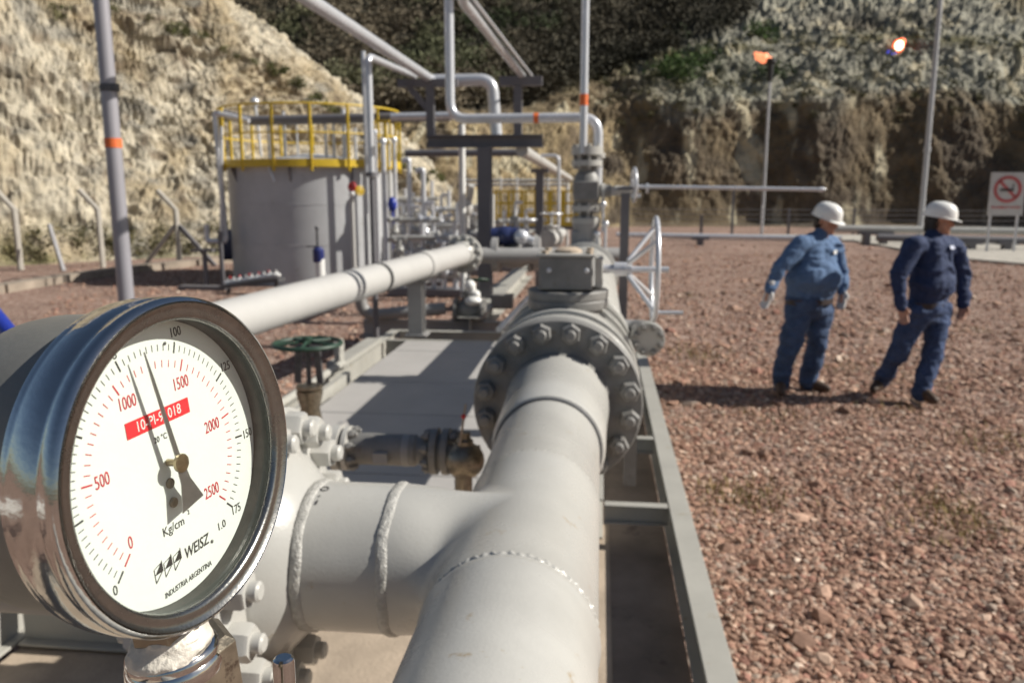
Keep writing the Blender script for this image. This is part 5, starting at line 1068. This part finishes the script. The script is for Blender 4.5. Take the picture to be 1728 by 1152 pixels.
    for s_ in (-1, 1):
        sh += [(chest + rg * s_ * .085 + V((0, 0, .05)), .115, waist + rg * s_ * wb * .38 + f * wb * .10, wb * .74), (waist + rg * s_ * wb * .38 + f * wb * .12, wb * .74, P_['belt'] + rg * s_ * wb * .36 + V((0, 0, .03)), wb * .60)]
    for s_ in 'LR':
        sh += [(chest + V((0, 0, .07)), .10, P_['sho' + s_], .078), (P_['sho' + s_], .080, P_['elb' + s_], .066), (P_['elb' + s_], .064, P_['wri' + s_], .046)]
    sh += [(neck - V((0, 0, .06)), .075, neck + V((0, 0, -.005)), .062)]
    so = blob("shirt", sh, shirt_m, t, .011, 3, .024, 6, seed)
    bl_ = P_['belt']
    b = MB(); vs = []; n_ = 40
    for z_, k_ in ((-.024, 1), (.024, 1)):
        for i in range(n_): a_ = 2 * PI * i / n_; vs.append(bl_ - V((0, 0, .035 - z_)) + rg * math.cos(a_) * wb * 1.03 + f * math.sin(a_) * wb * .72)
    b.add(vs, [(i, (i + 1) % n_, n_ + (i + 1) % n_, n_ + i) for i in range(n_)] + [tuple(range(n_ - 1, -1, -1)), tuple(range(n_, 2 * n_))]); b.build("belt", belt, t, angle=60)
    tr = [(bl_ - V((0, 0, .04)) + rg * wb * .36, wb * .60, bl_ - V((0, 0, .04)) - rg * wb * .36, wb * .60), (bl_ - V((0, 0, .04)) + rg * wb * .36, wb * .60, P_['hipR'], .125), (bl_ - V((0, 0, .04)) - rg * wb * .36, wb * .60, P_['hipL'], .125), (P_['hipL'], .12, P_['hipR'], .12), (pel - f * .03, .14, pel - f * .03, .14)]
    for s_ in 'LR':
        k_, a_ = P_['kne' + s_], P_['ank' + s_]
        tr += [(P_['hip' + s_], .118, k_, .088), (k_, .086, a_.lerp(k_, .25), .074), (a_.lerp(k_, .25), .074, a_ + V((0, 0, -.03)), .076)]
    blob("trousers", tr, jean_m, t, .011, 3, .030, 5.5, seed + 20)
    for s_ in 'LR':
        a_ = P_['ank' + s_]; to = P_['toe' + s_]; d_ = V((to.x - a_.x, to.y - a_.y, 0)); d_ = d_.normalized() if d_.length > .02 else f
        z0 = a_.z - .10 if a_.z > .12 else 0; he = V((a_.x, a_.y, z0 + .045)) - d_ * .03; tt = he + d_ * .21 - V((0, 0, .008)) + (V((0, 0, -.0)))
        blob("boot", [(a_ + V((0, 0, .02)), .052, he, .047), (he, .046, tt, .038), (he + d_ * .1 + V((0, 0, .02)), .05, tt, .038), (he - V((0, 0, .012)), .032, he - V((0, 0, .012)), .032)], boot, t, .009, 2)
        if gloves: blob("glove", hand(P_['wri' + s_], P_['tip' + s_], 0, f, .4, 1.12) + [(P_['wri' + s_] - (P_['tip' + s_] - P_['wri' + s_]).normalized() * .05, .040, P_['wri' + s_] + (P_['tip' + s_] - P_['wri' + s_]).normalized() * .02, .030)], glv, t, .007, 1)
    # chest patch and collar
    vv = [v.co.copy() for v in so.data.vertices]; Ti = INV[t.name].inverted(); tgt = V(patch)
    k = min(range(len(vv)), key=lambda i: (px_of(Ti @ vv[i]) - tgt).length + 60 * (Ti @ vv[i] - EYE).length); nn = so.data.vertices[k].normal; c_ = Ti @ vv[k]
    F_ = frame(c_ + nn * .003, nn); b = MB(F_); b.box((0, 0, 0), (.085, .032, .004)); b.build("name_patch", whitem if gloves else mat("patch_grey", (.55, .58, .70), .8), so)
    b = MB(); cn = neck + V((0, 0, -.008))
    for s_ in (-1, 1): b.bar(cn + f * .055 + rg * s_ * .012, cn - f * .02 + rg * s_ * .068, .018, .05)
    b.build("collar", shirt_m, so, bevel=.004)
    return t
cl1 = mat("light_blue_shirt", (.082, .145, .265), .85, 0, .12, 25, .4, 60); cl2 = mat("navy_shirt", (.017, .032, .088), .85, 0, .2, 20, .4, 60)
jn1 = mat("denim", (.042, .074, .15), .85, 0, .25, 12, .4, 90); jn2 = mat("dark_denim", (.030, .055, .13), .85, 0, .25, 12, .4, 90)
build_person("heavy-set worker in light blue shirt, jeans, white helmet and white gloves, nearer the pipes", 7.75, (.72, -.69, 0),
    dict(base=(1350, 662), head=(1394, 374, 0), neck=(1386, 394, 0), chest=(1378, 428, 0), waist=(1368, 468, 0), belt=(1366, 500, 0), pelvis=(1367, 515, 0),
         shoL=(1350, 412, -.17), shoR=(1407, 412, .17), elbL=(1316, 452, -.24), elbR=(1420, 458, .20), wriL=(1299, 488, -.30), wriR=(1422, 490, .12), tipL=(1288, 524, -.32), tipR=(1419, 528, .06),
         hipL=(1350, 520, -.09), hipR=(1384, 520, .09), kneL=(1333, 583, -.16), kneR=(1379, 583, .05), ankL=(1317, 643, -.10), ankR=(1363, 640, .12), toeL=(1319, 660, -.35), toeR=(1388, 655, .05)),
    cl1, jn1, .262, True, .0, (1411, 425), 5, (.70, -.66, -.20), -6)
build_person("slimmer worker in dark navy shirt, jeans and white helmet striding behind, bare hands", 7.55, (.80, -.60, 0),
    dict(base=(1530, 668), head=(1585, 374, 0), neck=(1574, 396, 0), chest=(1574, 430, 0), waist=(1568, 475, 0), belt=(1566, 506, 0), pelvis=(1565, 520, 0),
         shoL=(1541, 415, -.16), shoR=(1609, 417, .16), elbL=(1515, 466, -.22), elbR=(1625, 465, .20), wriL=(1521, 517, -.28), wriR=(1627, 514, .10), tipL=(1528, 548, -.34), tipR=(1619, 545, .04),
         hipL=(1549, 526, -.08), hipR=(1582, 526, .08), kneL=(1520, 588, -.06), kneR=(1575, 592, -.06), ankL=(1487, 640, .18), ankR=(1557, 655, -.14), toeL=(1480, 662, .12), toeR=(1574, 682, -.30)),
    cl2, jn2, .212, False, .035, (1607, 418), 9, (.93, -.34, -.10), -3)
